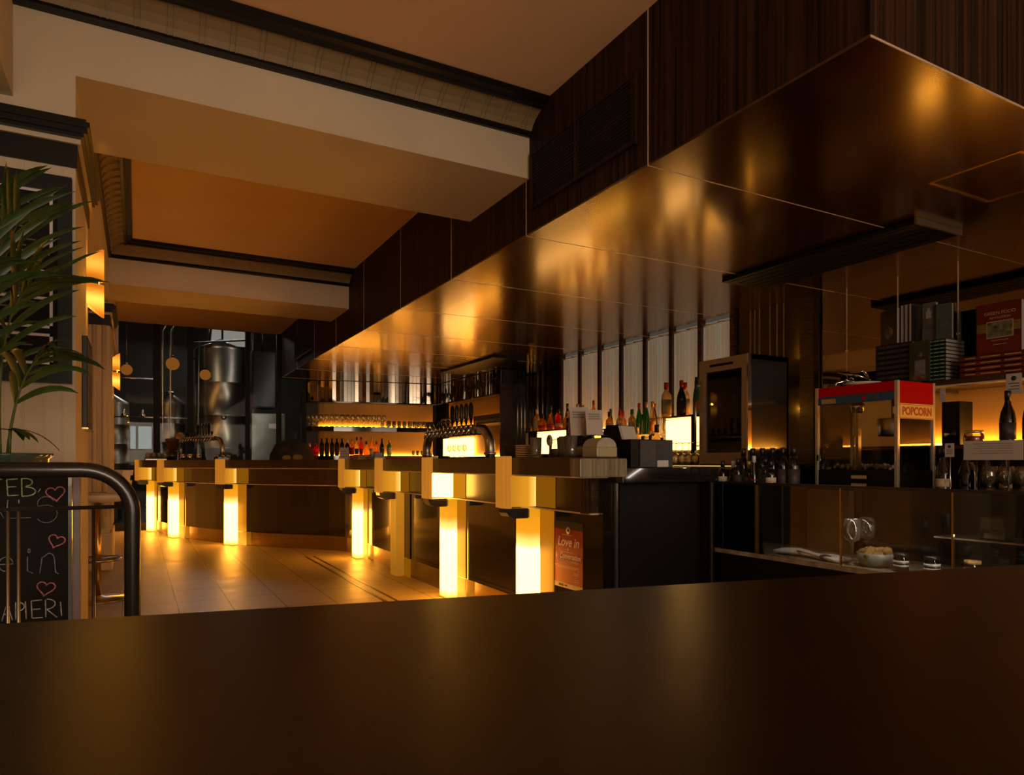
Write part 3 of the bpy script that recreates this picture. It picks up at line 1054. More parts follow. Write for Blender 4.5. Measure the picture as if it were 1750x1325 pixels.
# tubular railing
t = thing('railing', 'dark tubular steel railing with a rounded corner and thin rods, left foreground', 'railing')
YR = 2.26
r = 0.0215
pts = [(-1.4, YR, 1.068), (-0.135, YR, 1.068)]
for k in range(1, 11):
    a = PI / 2 * k / 10
    pts.append((-0.135 + 0.125 * math.sin(a), YR, 1.068 - 0.125 * (1 - math.cos(a))))
pts.append((-0.010, YR, 0.0))
MB().tube(pts, r, 18).build('top_rail', black_metal, t)
MB().tube([(-1.4, YR, 0.96), (-0.010, YR, 0.962)], 0.0055, 8).build('thin_rail', black_metal, t)
for x in (-0.106, -0.279, -0.302, -0.45, -0.62, -0.79, -0.96, -1.13):
    MB().tube([(x, YR, 0.10), (x, YR, 0.96)], 0.0042, 8).build('rod', steel if x < -.2 and x > -.31 else black_metal, t)
MB().tube([(-1.4, YR, 0.10), (-0.010, YR, 0.10)], 0.0055, 8).build('thin_rail', black_metal, t)
MB().lathe([(0.05, 0), (0.05, 0.006), (0.03, 0.01)], (-0.010, YR, 0), 20).build('floor_flange', black_metal, t)
MB().tube([(-1.4, YR, 1.068), (-1.4, YR, 0)], r, 18).build('end_post', black_metal, t)
rebase(t, (-0.01, YR, 0))

# chalkboard behind the railing
t = thing('chalkboard', 'tall black chalkboard with chalk lettering and pink hearts behind the railing', 'chalkboard')
YB = 2.62
zb0, zb1, xb0, xb1 = 0.0, 1.078, -0.95, -0.158
m = MB()
m.box(xb0 + .02, xb1 - .025, YB, YB + .02, 0.03, zb1 - .02)
m.build('slate_panel', slate, t)
m = MB()
m.box(xb1 - .022, xb1, YB - .012, YB + .03, zb0, zb1, .003).box(xb0, xb0 + .022, YB - .012, YB + .03, zb0, zb1, .003)
m.build('side_post', pm('grey_post', (0.20, 0.15, 0.15), 0.5, noise=0.1), t)
m = MB()
m.box(xb0 + .02, xb1 - .02, YB - .008, YB + .025, zb1 - .02, zb1)
m.box(xb1 - .034, xb1 - .024, YB - .010, YB + .02, 0.03, zb1 - .02)
m.build('frame_rail', black_metal, t)


def heart(cx, cz, s, rot=0.0):
    pts = []
    for k in range(26):
        a = 2 * PI * k / 25 + .15
        x = 16 * math.sin(a) ** 3 / 17
        z = (13 * math.cos(a) - 5 * math.cos(2 * a) - 2 * math.cos(3 * a) - math.cos(4 * a)) / 17
        X_, Z_ = x * math.cos(rot) - z * math.sin(rot), x * math.sin(rot) + z * math.cos(rot)
        pts.append((cx + s * X_, YB - .001, cz + s * Z_))
    MB().tube(pts, 0.0022, 6).build('chalk_heart', chalk_pink, t)


heart(-0.226, 0.990, 0.027, 0.12)
heart(-0.224, 0.838, 0.024, -0.35)
heart(-0.252, 0.690, 0.026, -0.2)


def chalk(strokes, mat, name='chalk_lettering', r=0.0016):
    m = MB()
    for st in strokes:
        m.tube([(x, YB - .001, z) for x, z in st], r, 6)
    m.build(name, mat, t)


def poly(cx, cz, rx, rz, a0, a1, n=10):
    return [(cx + rx * math.cos(R(a0 + (a1 - a0) * k / n)), cz + rz * math.sin(R(a0 + (a1 - a0) * k / n))) for k in range(n + 1)]


# FEB,
F = [[(-.405, .985), (-.405, 1.035)], [(-.405, 1.035), (-.365, 1.036)], [(-.405, 1.012), (-.372, 1.013)]]
Eb = [[(-.350, .985), (-.353, 1.035)], [(-.353, 1.035), (-.325, 1.037)], [(-.352, 1.012), (-.328, 1.013)], [(-.350, .985), (-.322, .986)]]
Bb = [[(-.314, .982), (-.315, 1.038)], [(-.315, 1.038)] + poly(-.305, 1.026, .018, .012, 80, -90), [(-.305, 1.011)] + poly(-.303, .997, .024, .014, 80, -90) + [(-.314, .982)]]
chalk(F + Eb + Bb, chalk_green, r=0.0021)
chalk([[(-.266, 1.005), (-.272, .994)], [(-.35, .972), (-.353, .93)], [(-.322, .96), (-.322, .972)]], chalk_white, r=.0013)
chalk([poly(-.252, .958, .022, .022, 20, 200) + poly(-.25, .925, .028, .028, 90, -150, 14), [(-.345, .915), (-.29, .915)], [(-.325, .945), (-.30, .945)], [(-.38, .96), (-.36, .915)]], pm('chalk_faint', (0.20, 0.18, 0.19), 0.95, noise=0.4, nscale=120), r=.0014)
# e in
chalk([[(x_, z_ - .062) for x_, z_ in st_] for st_ in [[(-.385, .835)] + poly(-.355, .835, .018, .022, 0, 300, 14), [(-.40, .81), (-.395, .85), (-.38, .86)], [(-.30, .855), (-.300, .81), (-.286, .802)], poly(-.296, .873, .003, .006, 0, 360, 8), [(-.268, .80), (-.262, .85)] + poly(-.243, .84, .014, .022, 140, 10, 8) + [(-.226, .80), (-.218, .795)]]], pm('chalk_blue', (0.22, 0.26, 0.33), 0.95, noise=0.4, nscale=120), r=.0016)
# NAPIER
z0_ = .598
L_ = [[(-.40, z0_), (-.40, z0_ + .055), (-.375, z0_), (-.375, z0_ + .055)], [(-.365, z0_), (-.352, z0_ + .055), (-.338, z0_)], [(-.36, z0_ + .02), (-.343, z0_ + .02)], [(-.330, z0_), (-.330, z0_ + .055)], poly(-.328, z0_ + .04, .020, .015, 90, -90, 8), [(-.303, z0_), (-.305, z0_ + .055)], [(-.288, z0_ + .002), (-.290, z0_ + .055)], [(-.290, z0_ + .055), (-.262, z0_ + .056)], [(-.289, z0_ + .028), (-.266, z0_ + .028)], [(-.288, z0_ + .001), (-.260, z0_ + .0)], [(-.252, z0_), (-.253, z0_ + .055)], poly(-.250, z0_ + .041, .023, .016, 90, -90, 8), [(-.250, z0_ + .025), (-.222, z0_ - .004)], [(-.213, z0_ + .045), (-.21, z0_)]]
chalk(L_, chalk_white, r=.0018)
rebase(t, ((xb0 + xb1) / 2, YB, 0))


# bar stool in the aisle
def make_stool():
    t = thing('bar_stool', '', 'bar stool')
    MB().lathe([(0.20, 0), (0.20, 0.008), (0.05, 0.02), (0.03, 0.03)], (0, 0, 0), 32).build('base', steel, t)
    MB().tube([(0, 0, 0.02), (0, 0, 0.70)], 0.022, 14).build('pole', gold_m, t)
    m = MB()
    rings = []
    for k, (z, ry, rx, cy) in enumerate(((0.70, .06, .06, 0), (0.705, .14, .16, 0), (0.72, .185, .19, 0), (0.74, .20, .20, 0), (0.765, .205, .205, 0), (0.755, .195, .195, 0), (0.735, .17, .17, 0), (0.725, .08, .08, 0))):
        rings.append([(rx * math.cos(2 * PI * j / 28), cy + ry * math.sin(2 * PI * j / 28), z) for j in range(28)])
    v = [p for rr in rings for p in rr]
    f = []
    for i in range(len(rings) - 1):
        for j in range(28):
            j2 = (j + 1) % 28
            f.append((i * 28 + j, i * 28 + j2, (i + 1) * 28 + j2, (i + 1) * 28 + j))
    f.append(tuple(reversed(range(28))))
    f.append(tuple(range(7 * 28, 8 * 28)))
    m.add(v, f, True)
    m.build('seat', white_plastic, t)
    # curved low backrest with a hand slot
    m = MB()
    N = 20

    def arc(a, z, rr):
        return (rr * math.cos(a), rr * math.sin(a), z)
    a0, a1 = R(30), R(150)
    for k in range(N):
        aa, ab = a0 + (a1 - a0) * k / N, a0 + (a1 - a0) * (k + 1) / N
        solid = k < 4 or k >= N - 4
        zr = [(0.755, 0.93)] if solid else [(0.755, 0.855), (0.893, 0.93)]
        for za, zb in zr:
            o1 = 0.205 + (za - .75) * .12
            o2 = 0.205 + (zb - .75) * .12
            v = [arc(aa, za, o1), arc(ab, za, o1), arc(ab, zb, o2), arc(aa, zb, o2), arc(aa, za, o1 - .016), arc(ab, za, o1 - .016), arc(ab, zb, o2 - .016), arc(aa, zb, o2 - .016)]
            m.add(v, [(0, 1, 2, 3), (7, 6, 5, 4), (0, 4, 5, 1), (1, 5, 6, 2), (2, 6, 7, 3), (3, 7, 4, 0)], False)
    m.build('backrest', white_plastic, t)
    MB().lathe([(0.15, 0.28), (0.155, 0.29), (0.15, 0.30), (0.145, 0.29)], (0, 0, 0), 28).tube([(0, -.15, .29), (0, .15, .29)], .008, 8).build('foot_ring', steel, t)
    return t


st = make_stool()
place(st, False, (-0.27, 6.35, 0), R(-75), 'white plastic bar stool on a round steel base behind the railing', None, None, 1.10)

# potted palm on a plant stand
t = thing('potted_palm', 'tall green palm in a glass bowl on a plant stand behind the railing, far left', 'potted plant')
PX_, PY_ = -0.43, 2.98
MB().lathe([(0.16, 0), (0.16, 0.02), (0.04, 0.04), (0.035, 0.94), (0.13, 0.96), (0.13, 0.98), (0.0, 0.98)], (PX_, PY_, 0), 24).build('stand', black_metal, t)
MB().lathe([(0.06, 0.982), (0.13, 0.995), (0.150, 1.05), (0.153, 1.10), (0.168, 1.112), (0.166, 1.120), (0.148, 1.112), (0.140, 1.05), (0.05, 1.0)], (PX_, PY_, 0), 36).build('bowl', plant_glass, t)
MB().lathe([(0.0, 1.0), (0.10, 1.0), (0.135, 1.06), (0.136, 1.10), (0.0, 1.11)], (PX_, PY_, 0), 28).build('soil', soil_m, t)


def frond(base, top, tip, nl, Ls, wid, droop, seed):
    """a rachis from base over top to tip with paired lance leaflets"""
    rnd = random.Random(seed)
    b, c, e = Vector(base), Vector(top), Vector(tip)
    pts = [(b * (1 - u) ** 2 + c * 2 * u * (1 - u) + e * u * u) for u in [k / 18 for k in range(19)]]
    fr = MB().tube(pts, 0.006, 6, rs=[0.0065 - 0.0052 * k / 18 for k in range(19)]).build('frond', stem_m, t)
    m = MB()
    for k in range(nl):
        u = 0.36 + 0.64 * k / (nl - 1)
        i = min(17, int(u * 18))
        p = pts[i].lerp(pts[i + 1], u * 18 - i)
        d = (pts[i + 1] - pts[i]).normalized()
        side = d.cross(Vector((0, 0, 1)))
        if side.length < .05:
            side = Vector((1, 0, 0))
        side.normalize()
        up = side.cross(d)
        for sg in (1, -1):
            L = Ls * (0.65 + 0.55 * math.sin(PI * min(1, (k + 1) / nl))) * rnd.uniform(.85, 1.15)
            dd = (d * rnd.uniform(.7, 1.2) + side * sg * rnd.uniform(.35, .75) + Vector((.25, 0, .12)) * rnd.uniform(0, 1)).normalized()
            wdt = wid * rnd.uniform(.8, 1.15)
            n = 7
            q = p.copy()
            v = []
            for j in range(n + 1):
                s_ = j / n
                ww = wdt * (math.sin(PI * min(1, s_ * .85 + .12)) ** .8) * (1 if s_ < .97 else .1)
                wv = dd.cross(up)
                if wv.length < .01:
                    wv = side.copy()
                wv.normalize()
                v += [q - wv * ww / 2, q + up * ww * .12, q + wv * ww / 2]
                dd = (dd + Vector((0, 0, -1)) * droop * (.10 + .22 * s_)).normalized()
                q = q + dd * (L / n)
            f = []
            for j in range(n):
                f += [(3 * j, 3 * j + 1, 3 * j + 4, 3 * j + 3), (3 * j + 1, 3 * j + 2, 3 * j + 5, 3 * j + 4)]
            m.add(v, f, True)
    m.build('leaflets', leaf_m, fr)


bz = (PX_, PY_, 1.10)
FR = [((-.47, 2.97, 1.10), (-.50, 2.93, 1.75), (-.43, 2.80, 1.95), 9, .30, .022, .35, 1),
      ((-.44, 2.98, 1.10), (-.46, 3.0, 1.70), (-.36, 2.88, 1.90), 8, .30, .020, .45, 2),
      ((-.42, 2.98, 1.10), (-.43, 2.9, 1.62), (-.30, 2.82, 1.70), 8, .28, .022, .55, 3),
      ((-.45, 2.98, 1.10), (-.55, 2.9, 1.75), (-.62, 2.75, 1.92), 9, .30, .022, .5, 4),
      ((-.40, 2.98, 1.10), (-.37, 2.93, 1.42), (-.27, 2.86, 1.47), 6, .20, .026, .9, 5),
      ((-.45, 2.99, 1.10), (-.62, 3.0, 1.5), (-.72, 2.85, 1.62), 8, .28, .022, .7, 6),
      ((-.43, 2.96, 1.10), (-.50, 2.80, 1.55), (-.44, 2.66, 1.68), 8, .27, .020, .6, 7)]
for a in FR:
    frond(*a)
# low rosette of four broad leaves at the front of the bowl
m = MB()
for k, (dx, dy, L) in enumerate(((.20, -.02, .15), (.14, -.08, .10), (-.16, -.06, .13), (.02, .1, .12), (.10, -.10, .09))):
    q = Vector((-.385, 2.93, 1.20))
    dd = Vector((dx, dy, .05)).normalized()
    sd = dd.cross(Vector((0, 0, 1))).normalized()
    v = []
    for j in range(9):
        s_ = j / 8
        ww = .030 * math.sin(PI * min(1, s_ * .9 + .1)) ** .7 * (1 if j < 8 else .1)
        v += [q - sd * ww / 2, q + Vector((0, 0, .003)), q + sd * ww / 2]
        dd = (dd + Vector((0, 0, -.17))).normalized()
        q = q + dd * (L / 8 * 1.15)
    f = []
    for j in range(8):
        f += [(3 * j, 3 * j + 1, 3 * j + 4, 3 * j + 3), (3 * j + 1, 3 * j + 2, 3 * j + 5, 3 * j + 4)]
    m.add(v, f, True)
m.build('low_leaves', leaf_m, t)
MB().tube([(-.39, 2.95, 1.10), (-.385, 2.93, 1.20)], .005, 6).build('low_stem', stem_m, t)
rebase(t, (PX_, PY_, 0))

# ================================================================== BREWERY HALL
def tank(label, x, y, r_, z0, z1, cone, leg=True, extra=None):
    t = thing('brewing_tank', label, 'tank', group='steel tanks in the brewery hall')
    pr = [(0.02, z0 - .12), (r_ * .6, z0 - .05), (r_, z0 + .1)]
    for k in range(3):
        zb = z0 + .1 + (z1 - z0 - .1) * (k + 1) / 4
        pr += [(r_, zb - .012), (r_ + .008, zb - .006), (r_ + .008, zb + .006), (r_, zb + .012)]
    pr += [(r_, z1), (r_ * .97, z1 + cone * .25), (r_ * .25, z1 + cone * .9), (r_ * .2, z1 + cone), (0.0, z1 + cone)]
    MB().lathe(pr, (x, y, 0), 40).build('shell', tank_steel, t)
    for k in range(4):
        a = PI / 4 + k * PI / 2
        MB().tube([(x + r_ * .8 * math.cos(a), y + r_ * .8 * math.sin(a), 0), (x + r_ * .8 * math.cos(a), y + r_ * .8 * math.sin(a), z0 + .1)], .03, 10).build('leg', steel, t)
    MB().lathe([(.10, 0), (.10, .03), (.07, .05), (0, .05)], (x, y, z1 + cone - .01), 20).build('manway', steel, t)
    MB().tube([(x - r_ * .9, y - r_ * .7, z1 + cone * .6), (x - r_ * .95, y - r_ * .75, z0 + .3), (x - r_ * .5, y - r_, z0 + .1)], .018, 10).build('pipe', steel, t)
    MB().lathe([(.05, 0), (.05, .03)], (x, y - r_ - .02, (z0 + z1) / 2), 16, axis='Y').build('gauge', steel, t)
    rebase(t, (x, y, 0))


tank('largest steel brewing tank with bright vertical reflections behind the glass', 1.55, 15.5, 0.50, 0.6, 3.38, 0.22)
tank('small steel tank behind the glass at the far left', -0.48, 15.0, 0.36, 0.6, 2.15, 0.25)
tank('slim steel tank behind the glass, between the small and the largest tank', 0.62, 16.4, 0.30, 0.6, 2.3, 0.25)
t = thing('pipework', 'rack of thin steel pipes in the brewery hall, left of the largest tank', 'pipes')
m = MB()
for x in (0.28, 0.42, 0.55, 0.86):
    m.tube([(x, 14.2, 0), (x, 14.2, 3.5), (x + .1, 14.3, 3.7)], .016, 8)
m.tube([(-.5, 14.2, 1.9), (.9, 14.2, 1.9)], .014, 8).tube([(-.5, 14.2, 2.6), (.3, 14.2, 2.6)], .014, 8)
m.build('pipe', steel, t)
m = MB()
for x in (-.45, -.2, .1):
    m.lathe([(.03, 0), (.05, .02), (.05, .05), (.02, .07), (.02, .14)], (x, 14.2, 1.9), 12)
m.build('valve', chrome, t)
rebase(t, (.3, 14.2, 0))
t = thing('control_cabinet', 'dark hanging cabinet behind the glass, right of the largest tank', 'cabinet')
MB().box(1.98, 2.42, 14.2, 14.6, 2.15, 3.26, .01).build('case', black_satin, t)
MB().box(2.0, 2.40, 14.19, 14.2, 2.18, 3.22).build('door', black_molding, t)
MB().tube([(2.2, 14.4, 3.25), (2.2, 14.4, 6.0)], .03, 8).build('hanger', black_metal, t)
rebase(t, (2.2, 14.4, 2.15))
t = thing('wall_panel', 'pale grey machine panel behind the glass under the dark hanging cabinet', 'panel')
MB().box(1.98, 2.62, 14.3, 14.4, 0, 2.05, .01).build('sheet', pm('pale_machine', (0.14, 0.14, 0.125), 0.35, metal=.6, noise=0.3, nscale=3), t)
MB().box(2.3, 2.5, 14.28, 14.3, 1.75, 1.85).build('nameplate', paper, t)
rebase(t, (2.3, 14.35, 0))
t = thing('ladder_frame', 'dark steel platform frame beside the largest tank, under the high window', 'frame')
MB().tube([(1.0, 15.0, 3.45), (2.6, 15.2, 3.7)], .02, 8).tube([(2.1, 15.0, 0), (2.1, 15.0, 4.6)], .03, 8).tube([(1.35, 16.2, 3.3), (1.5, 16.2, 4.9)], .025, 8).tube([(1.05, 16.2, 3.3), (1.5, 16.2, 3.34)], .02, 8).build('rail', black_metal, t)
MB().box(1.0, 1.7, 16.0, 16.4, 0, .02).tube([(1.35, 16.2, 0), (1.35, 16.2, 3.3)], .03, 8).build('stanchion', black_metal, t)
MB().lathe([(0, -.03), (.03, 0), (0, .03)], (2.13, 14.9, 4.06), 12).build('indicator_light', blue_dot, t)
rebase(t, (2.1, 15.1, 0))
gl = thing('globe_pendant', '', 'pendant lamp')
MB().lathe([(0.0, -.115)] + [(.115 * math.sin(PI * k / 14), -.115 * math.cos(PI * k / 14)) for k in range(1, 14)] + [(0, .115)], (0, 0, 0), 24).build('globe', globe_m, gl)
MB().lathe([(.03, .10), (.035, .12), (.02, .15), (.004, .16)], (0, 0, 0), 12).build('fitting', black_metal, gl)
MB().tube([(0, 0, .15), (0, 0, 2.9)], .004, 6).build('cord', black_metal, gl)
place(gl, False, (0.579, 14.0, 2.881), 0, 'largest dim orange globe lamp behind the glass partition', None, 'globe lamps behind the glass')
place(gl, True, (1.06, 13.2, 2.62), 0, 'dim orange globe lamp in front of the largest steel tank', None, 'globe lamps behind the glass', .8)
place(gl, True, (-0.15, 13.6, 2.68), 0, 'dim orange globe lamp beside the far wall sconce', None, 'globe lamps behind the glass', .8)

# ================================================================== BACK BAR
t = thing('back_bar_counter', 'dark back counter under the windows behind the bar', 'counter')
MB().box(4.12, 5.2, 3.65, 9.44, 0.0, 1.02).build('carcass', black_gloss, t)
MB().box(4.07, 5.2, 3.62, 9.44, 1.02, 1.062, .004).build('worktop', black_gloss, t)
m = MB()
for k in range(9):
    m.box(4.116, 4.12, 3.7 + k * .62, 3.706 + k * .62, .1, 1.0)
m.build('door_gap', black_molding, t)
MB().box(4.068, 4.072, 3.62, 9.44, 1.052, 1.062).build('edge_light', emit('counter_edge_glow', (1, .62, .2), .5), t)
rebase(t, (4.6, 6.5, 0))

# bottle shelf: stepped glass shelf with light boxes
t = thing('bottle_shelf', 'stepped bottle display with glowing light boxes under the window blinds', 'shelf')
MB().box(4.62, 5.08, 6.85, 8.10, 1.48, 1.50).box(4.62, 5.08, 4.90, 5.52, 1.52, 1.54).box(4.72, 5.08, 5.52, 6.85, 1.36, 1.38).build('shelf_board', shell('amber_shelf_glass', (.95, .75, .45), .05), t)
for a, b, z0, z1 in ((6.90, 8.08, 1.20, 1.475), (4.92, 5.48, 1.215, 1.515)):
    MB().box(4.80, 5.05, a, b, z0, z1, .004).build('light_box', lit_white, t)
MB().box(4.82, 5.05, 5.52, 6.88, 1.20, 1.35).build('light_box', emit('dim_lightbox_glow', (1, .42, .06), .55), t)
MB().box(5.065, 5.078, 6.90, 8.05, 1.502, 1.512).box(5.065, 5.078, 5.55, 6.82, 1.382, 1.392).box(5.065, 5.078, 4.95, 5.48, 1.542, 1.552).box(4.83, 4.845, 5.52, 6.88, 1.076, 1.09).build('light_strip', lit_strip, t)  # strips added behind the bottles to make them glow
MB().box(4.62, 5.08, 4.90, 8.10, 1.062, 1.075).box(4.62, 4.66, 4.90, 4.92, 1.07, 1.52).box(4.62, 4.66, 8.08, 8.10, 1.07, 1.48).box(5.04, 5.08, 4.9, 8.1, 1.07, 1.20).build('plinth', black_satin, t)
rebase(t, (4.85, 6.5, 1.062))


# bottles -------------------------------------------------------------
BP = {
    'wine': [(.0375, 0), (.0385, .01), (.0385, .19), (.034, .215), (.018, .245), (.0145, .26), (.0145, .30), (.016, .302), (.016, .312), (0, .312)],
    'burgundy': [(.040, 0), (.042, .01), (.042, .15), (.036, .19), (.020, .235), (.0150, .26), (.0145, .305), (.016, .307), (.016, .318), (0, .318)],
    'spirit': [(.040, 0), (.042, .008), (.042, .17), (.038, .195), (.020, .215), (.0155, .225), (.015, .275), (.018, .277), (.018, .29), (0, .29)],
    'slender': [(.033, 0), (.034, .01), (.034, .15), (.030, .19), (.018, .25), (.0135, .27), (.013, .325), (.015, .327), (.015, .335), (0, .335)],
    'squat': [(.048, 0), (.052, .012), (.053, .09), (.046, .13), (.026, .155), (.018, .165), (.018, .195), (.022, .197), (.022, .222), (0, .222)],
    'flask': [(.045, 0), (.050, .01), (.048, .06), (.030, .13), (.016, .19), (.0145, .24), (.018, .242), (.018, .262), (0, .262)],
}
HGT = {k: max(h for r, h in v) for k, v in BP.items()}
_B = {}


def bottle(kind, glass, cap, lab, loc, label, group=None, sc_=1.0, cat='bottle'):
    key = (kind, glass.name, cap.name, lab.name if lab else None)
    if key not in _B:
        pr = BP[kind]
        H = HGT[kind]
        t = thing('bottle', '', cat)
        MB().lathe(pr, (0, 0, 0), 20).build('glass_body', glass, t)
        rn = pr[-3][0]
        MB().lathe([(rn + .0012, H - .055), (rn + .0015, H + .001), (rn * .9, H + .004), (0, H + .004)], (0, 0, 0), 16).build('cap', cap, t)
        if lab:
            rb = max(r for r, h in pr)
            hb = [h for r, h in pr if r > rb - .003]
            z0, z1 = max(.03, min(hb) + .02), max(hb) - .02
            if z1 - z0 < .03:
                z0, z1 = .03, .075
            MB().lathe([(rb + .0008, z0), (rb + .0008, z1)], (0, 0, 0), 20).build('paper_label', lab, t)
        _B[key] = [t, False]
    p, u = _B[key]
    _B[key][1] = True
    return place(p, u, loc, random.Random(hash(label) % 1000).uniform(-3, 3) if False else 0.7 * loc[1], label, cat, group, sc_)


G1 = 'spirit bottles on the left light box'
G2 = 'bottles in the middle of the back bar'
G3 = 'tall bottles on the right light box'
Z1, Z2, Z3 = 1.501, 1.541, 1.381
# left box: px 925..1000
for i, (y, x, kd, gm, cp, lb, txt) in enumerate([
    (7.95, 4.72, 'spirit', g_clear, cap_white, lab_cream, 'clear spirit bottle at the very left end of the left light box'),
    (7.82, 4.86, 'slender', g_dark, cap_black, None, 'slim dark bottle at the back left of the left light box'),
    (7.78, 4.70, 'squat', g_amber, cap_black, lab_red, 'squat amber bottle with a red label, left on the left light box'),
    (7.62, 4.84, 'spirit', g_amber, cap_black, lab_orange, 'amber bottle with an orange label behind the squat amber bottle'),
    (7.58, 4.70, 'flask', g_amber, cap_black, lab_red, 'flask-shaped amber bottle with a red label on the left light box'),
    (7.42, 4.86, 'slender', g_dark, cap_black, lab_dark, 'tall dark bottle with a dark label at the back of the left light box'),
    (7.38, 4.70, 'flask', g_red, cap_black, lab_cream, 'reddish flask-shaped bottle with a cream label on the left light box'),
    (7.20, 4.72, 'squat', g_amber, cap_gold, lab_orange, 'squat golden bottle with a dark round seal, centre of the left light box'),
    (7.10, 4.88, 'spirit', g_amber, cap_gold, lab_orange, 'orange-gold bottle behind the squat golden bottle'),
    (6.98, 4.72, 'spirit', g_amber, cap_gold, lab_red, 'gold bottle with a red label near the right edge of the left light box'),
    (6.90, 4.90, 'slender', g_amber, cap_red, lab_orange, 'slim bottle with a bright red cap rising above its neighbours')]):
    bottle(kd, gm, cp, lb, (x, y, Z1), txt, G1)
for i, (y, x, z, kd, gm, cp, lb, txt) in enumerate([
    (6.76, 4.86, Z3, 'squat', g_amber, cap_gold, None, 'round golden bottle with a silver stopper, middle of the back bar'),
    (6.62, 4.95, Z3, 'slender', g_green, cap_green, lab_orange, 'yellow bottle with a tall green neck, middle of the back bar'),
    (6.50, 4.84, Z3, 'spirit', g_amber, cap_black, lab_cream, 'amber bottle right of the green-necked bottle'),
    (6.40, 4.96, Z3, 'spirit', g_amber, cap_red, lab_cream, 'amber bottle with a small dark red cap behind the register'),
    (6.30, 4.84, Z3, 'spirit', g_clear, cap_red, lab_cream, 'clear bottle with a red and white cap behind the register'),
    (6.18, 4.92, Z3, 'squat', g_amber, cap_black, lab_dark, 'short amber bottle with a black cap above the register'),
    (6.08, 4.84, Z3, 'spirit', g_clear, cap_green, lab_cream, 'clear bottle with a dark green cap above the register'),
    (5.97, 4.95, Z3, 'flask', g_amber, cap_black, lab_orange, 'flask-shaped amber bottle above the register'),
    (5.90, 4.84, Z3, 'squat', g_clear, cap_black, lab_cream, 'squat clear bottle above the register'),
    (5.80, 4.92, Z3, 'slender', g_dark, cap_red, lab_dark, 'dark bottle with a pinkish red cap, left of the green bottles')]):
    bottle(kd, gm, cp, lb, (x, y, z), txt, G2)
for i, (y, x, z, kd, gm, cp, lb, txt) in enumerate([
    (5.86, 4.76, 1.385, 'slender', g_green, cap_red, None, 'green bottle with a red cap, tallest of the two green ones by the register'),
    (5.74, 4.76, 1.385, 'slender', g_green, cap_gold, None, 'green bottle with a gold cap right of the red-capped green bottle'),
    (5.64, 4.76, 1.385, 'slender', g_clear, cap_gold, lab_orange, 'clear bottle with an orange label and a gold cap beside the green bottles'),
    (5.575, 4.90, 1.385, 'spirit', g_clear, cap_white, lab_cream, 'round-shouldered clear bottle on the lower step, left of the right light box')]):
    bottle(kd, gm, cp, lb, (x, y, z), txt, G2)
for i, (y, x, z, kd, gm, cp, lb, txt, s_) in enumerate([
    (5.75, 4.55, 1.0625, 'slender', g_amber, cap_red, lab_cream, 'amber liqueur bottle on the lowest step beside the black box', 1),
    (5.535, 4.55, 1.0625, 'flask', g_red, cap_black, lab_red, 'ruby red flask-shaped bottle with a black cap on the lowest step', 1.1),
    (5.645, 4.56, 1.0625, 'slender', g_clear, cap_gold, lab_orange, 'tall clear bottle with an orange label on the lowest step', 1.15),
    (5.42, 4.55, 1.0625, 'spirit', g_dark, cap_black, lab_dark, 'small dark bottle right of the ruby red bottle', 1.0),
    (5.30, 4.53, 1.0625, 'spirit', g_clear, cap_black, lab_cream, 'clear bottle with a black pourer cap at the left edge of the right light box', 1.35),
    (5.19, 4.50, 1.0625, 'spirit', g_clear, cap_black, lab_cream, 'short clear bottle with a black cap just below the tall red-capped ones', 0.9)]):
    bottle(kd, gm, cp, lb, (x, y, z), txt, G2, s_)
for i, (y, x, kd, gm, cp, lb, txt, s_) in enumerate([
    (5.38, 4.72, 'spirit', g_clear, cap_red, lab_cream, 'left of the two big clear bottles with bright red caps on the right light box', 1.20),
    (5.24, 4.84, 'spirit', g_clear, cap_red, lab_cream, 'right of the two big clear bottles with bright red caps on the right light box', 1.18),
    (5.16, 4.72, 'burgundy', g_dark, cap_red, lab_dark, 'dark bottle with a red neck seal on the right light box', 1.10),
    (5.08, 4.90, 'spirit', g_dark, cap_black, lab_orange, 'dark spirit bottle with an orange label at the back of the right light box', 1.10),
    (4.97, 4.74, 'slender', g_green, cap_black, lab_orange, 'green bottle with an orange label standing against the fridge handle', 1.08)]):
    bottle(kd, gm, cp, lb, (x, y, Z2), txt, G3, s_)


# stemware -------------------------------------------------------------
def make_glass(kind):
    t = thing('wine_glass', '', 'wine glass')
    if kind == 'stem':
        pr = [(.033, 0), (.033, .002), (.006, .006), (.0035, .012), (.0035, .085), (.012, .093), (.030, .110), (.037, .135), (.036, .165), (.030, .200)]
        MB().lathe(pr[:6], (0, 0, 0), 20).build('stem', stemware, t)
        MB().lathe([(.0, .0935)] + pr[6:] + [(.0292, .200), (.0352, .165), (.0362, .135), (.0292, .111), (.001, .0945)], (0, 0, 0), 20).build('bowl', stemware, t)
    else:
        MB().lathe([(.030, 0), (.032, .003), (.036, .12), (.0348, .12), (.0305, .008), (0, .006)], (0, 0, 0), 20).build('body', stemware, t)
    return t


gs = make_glass('stem')
gs_used = False


def glass(loc, label, group, flip=False, sc_=1.0, cat='wine glass'):
    global gs_used
    o = place(gs, gs_used, loc, 0, label, cat, group, sc_)
    gs_used = True
    if flip:
        o.rotation_euler = (PI, 0, 0)
    return o


tum = make_glass('tumbler')
tum.name = 'drinking_glass'
tum['category'] = 'glass'
tum_used = False


def tumbler(loc, label, group, sc_=1.0):
    global tum_used
    o = place(tum, tum_used, loc, 0, label, 'glass', group, sc_)
    tum_used = True
    return o


k = 0
for y in (5.07, 4.985, 4.90, 4.815, 4.73, 4.645):
    for x in (4.50, 4.41):
        glass((x, y, 1.267), 'upturned stemmed glass below the glowing right light box, left of the drinks fridge', 'upturned glasses beside the drinks fridge', flip=True)

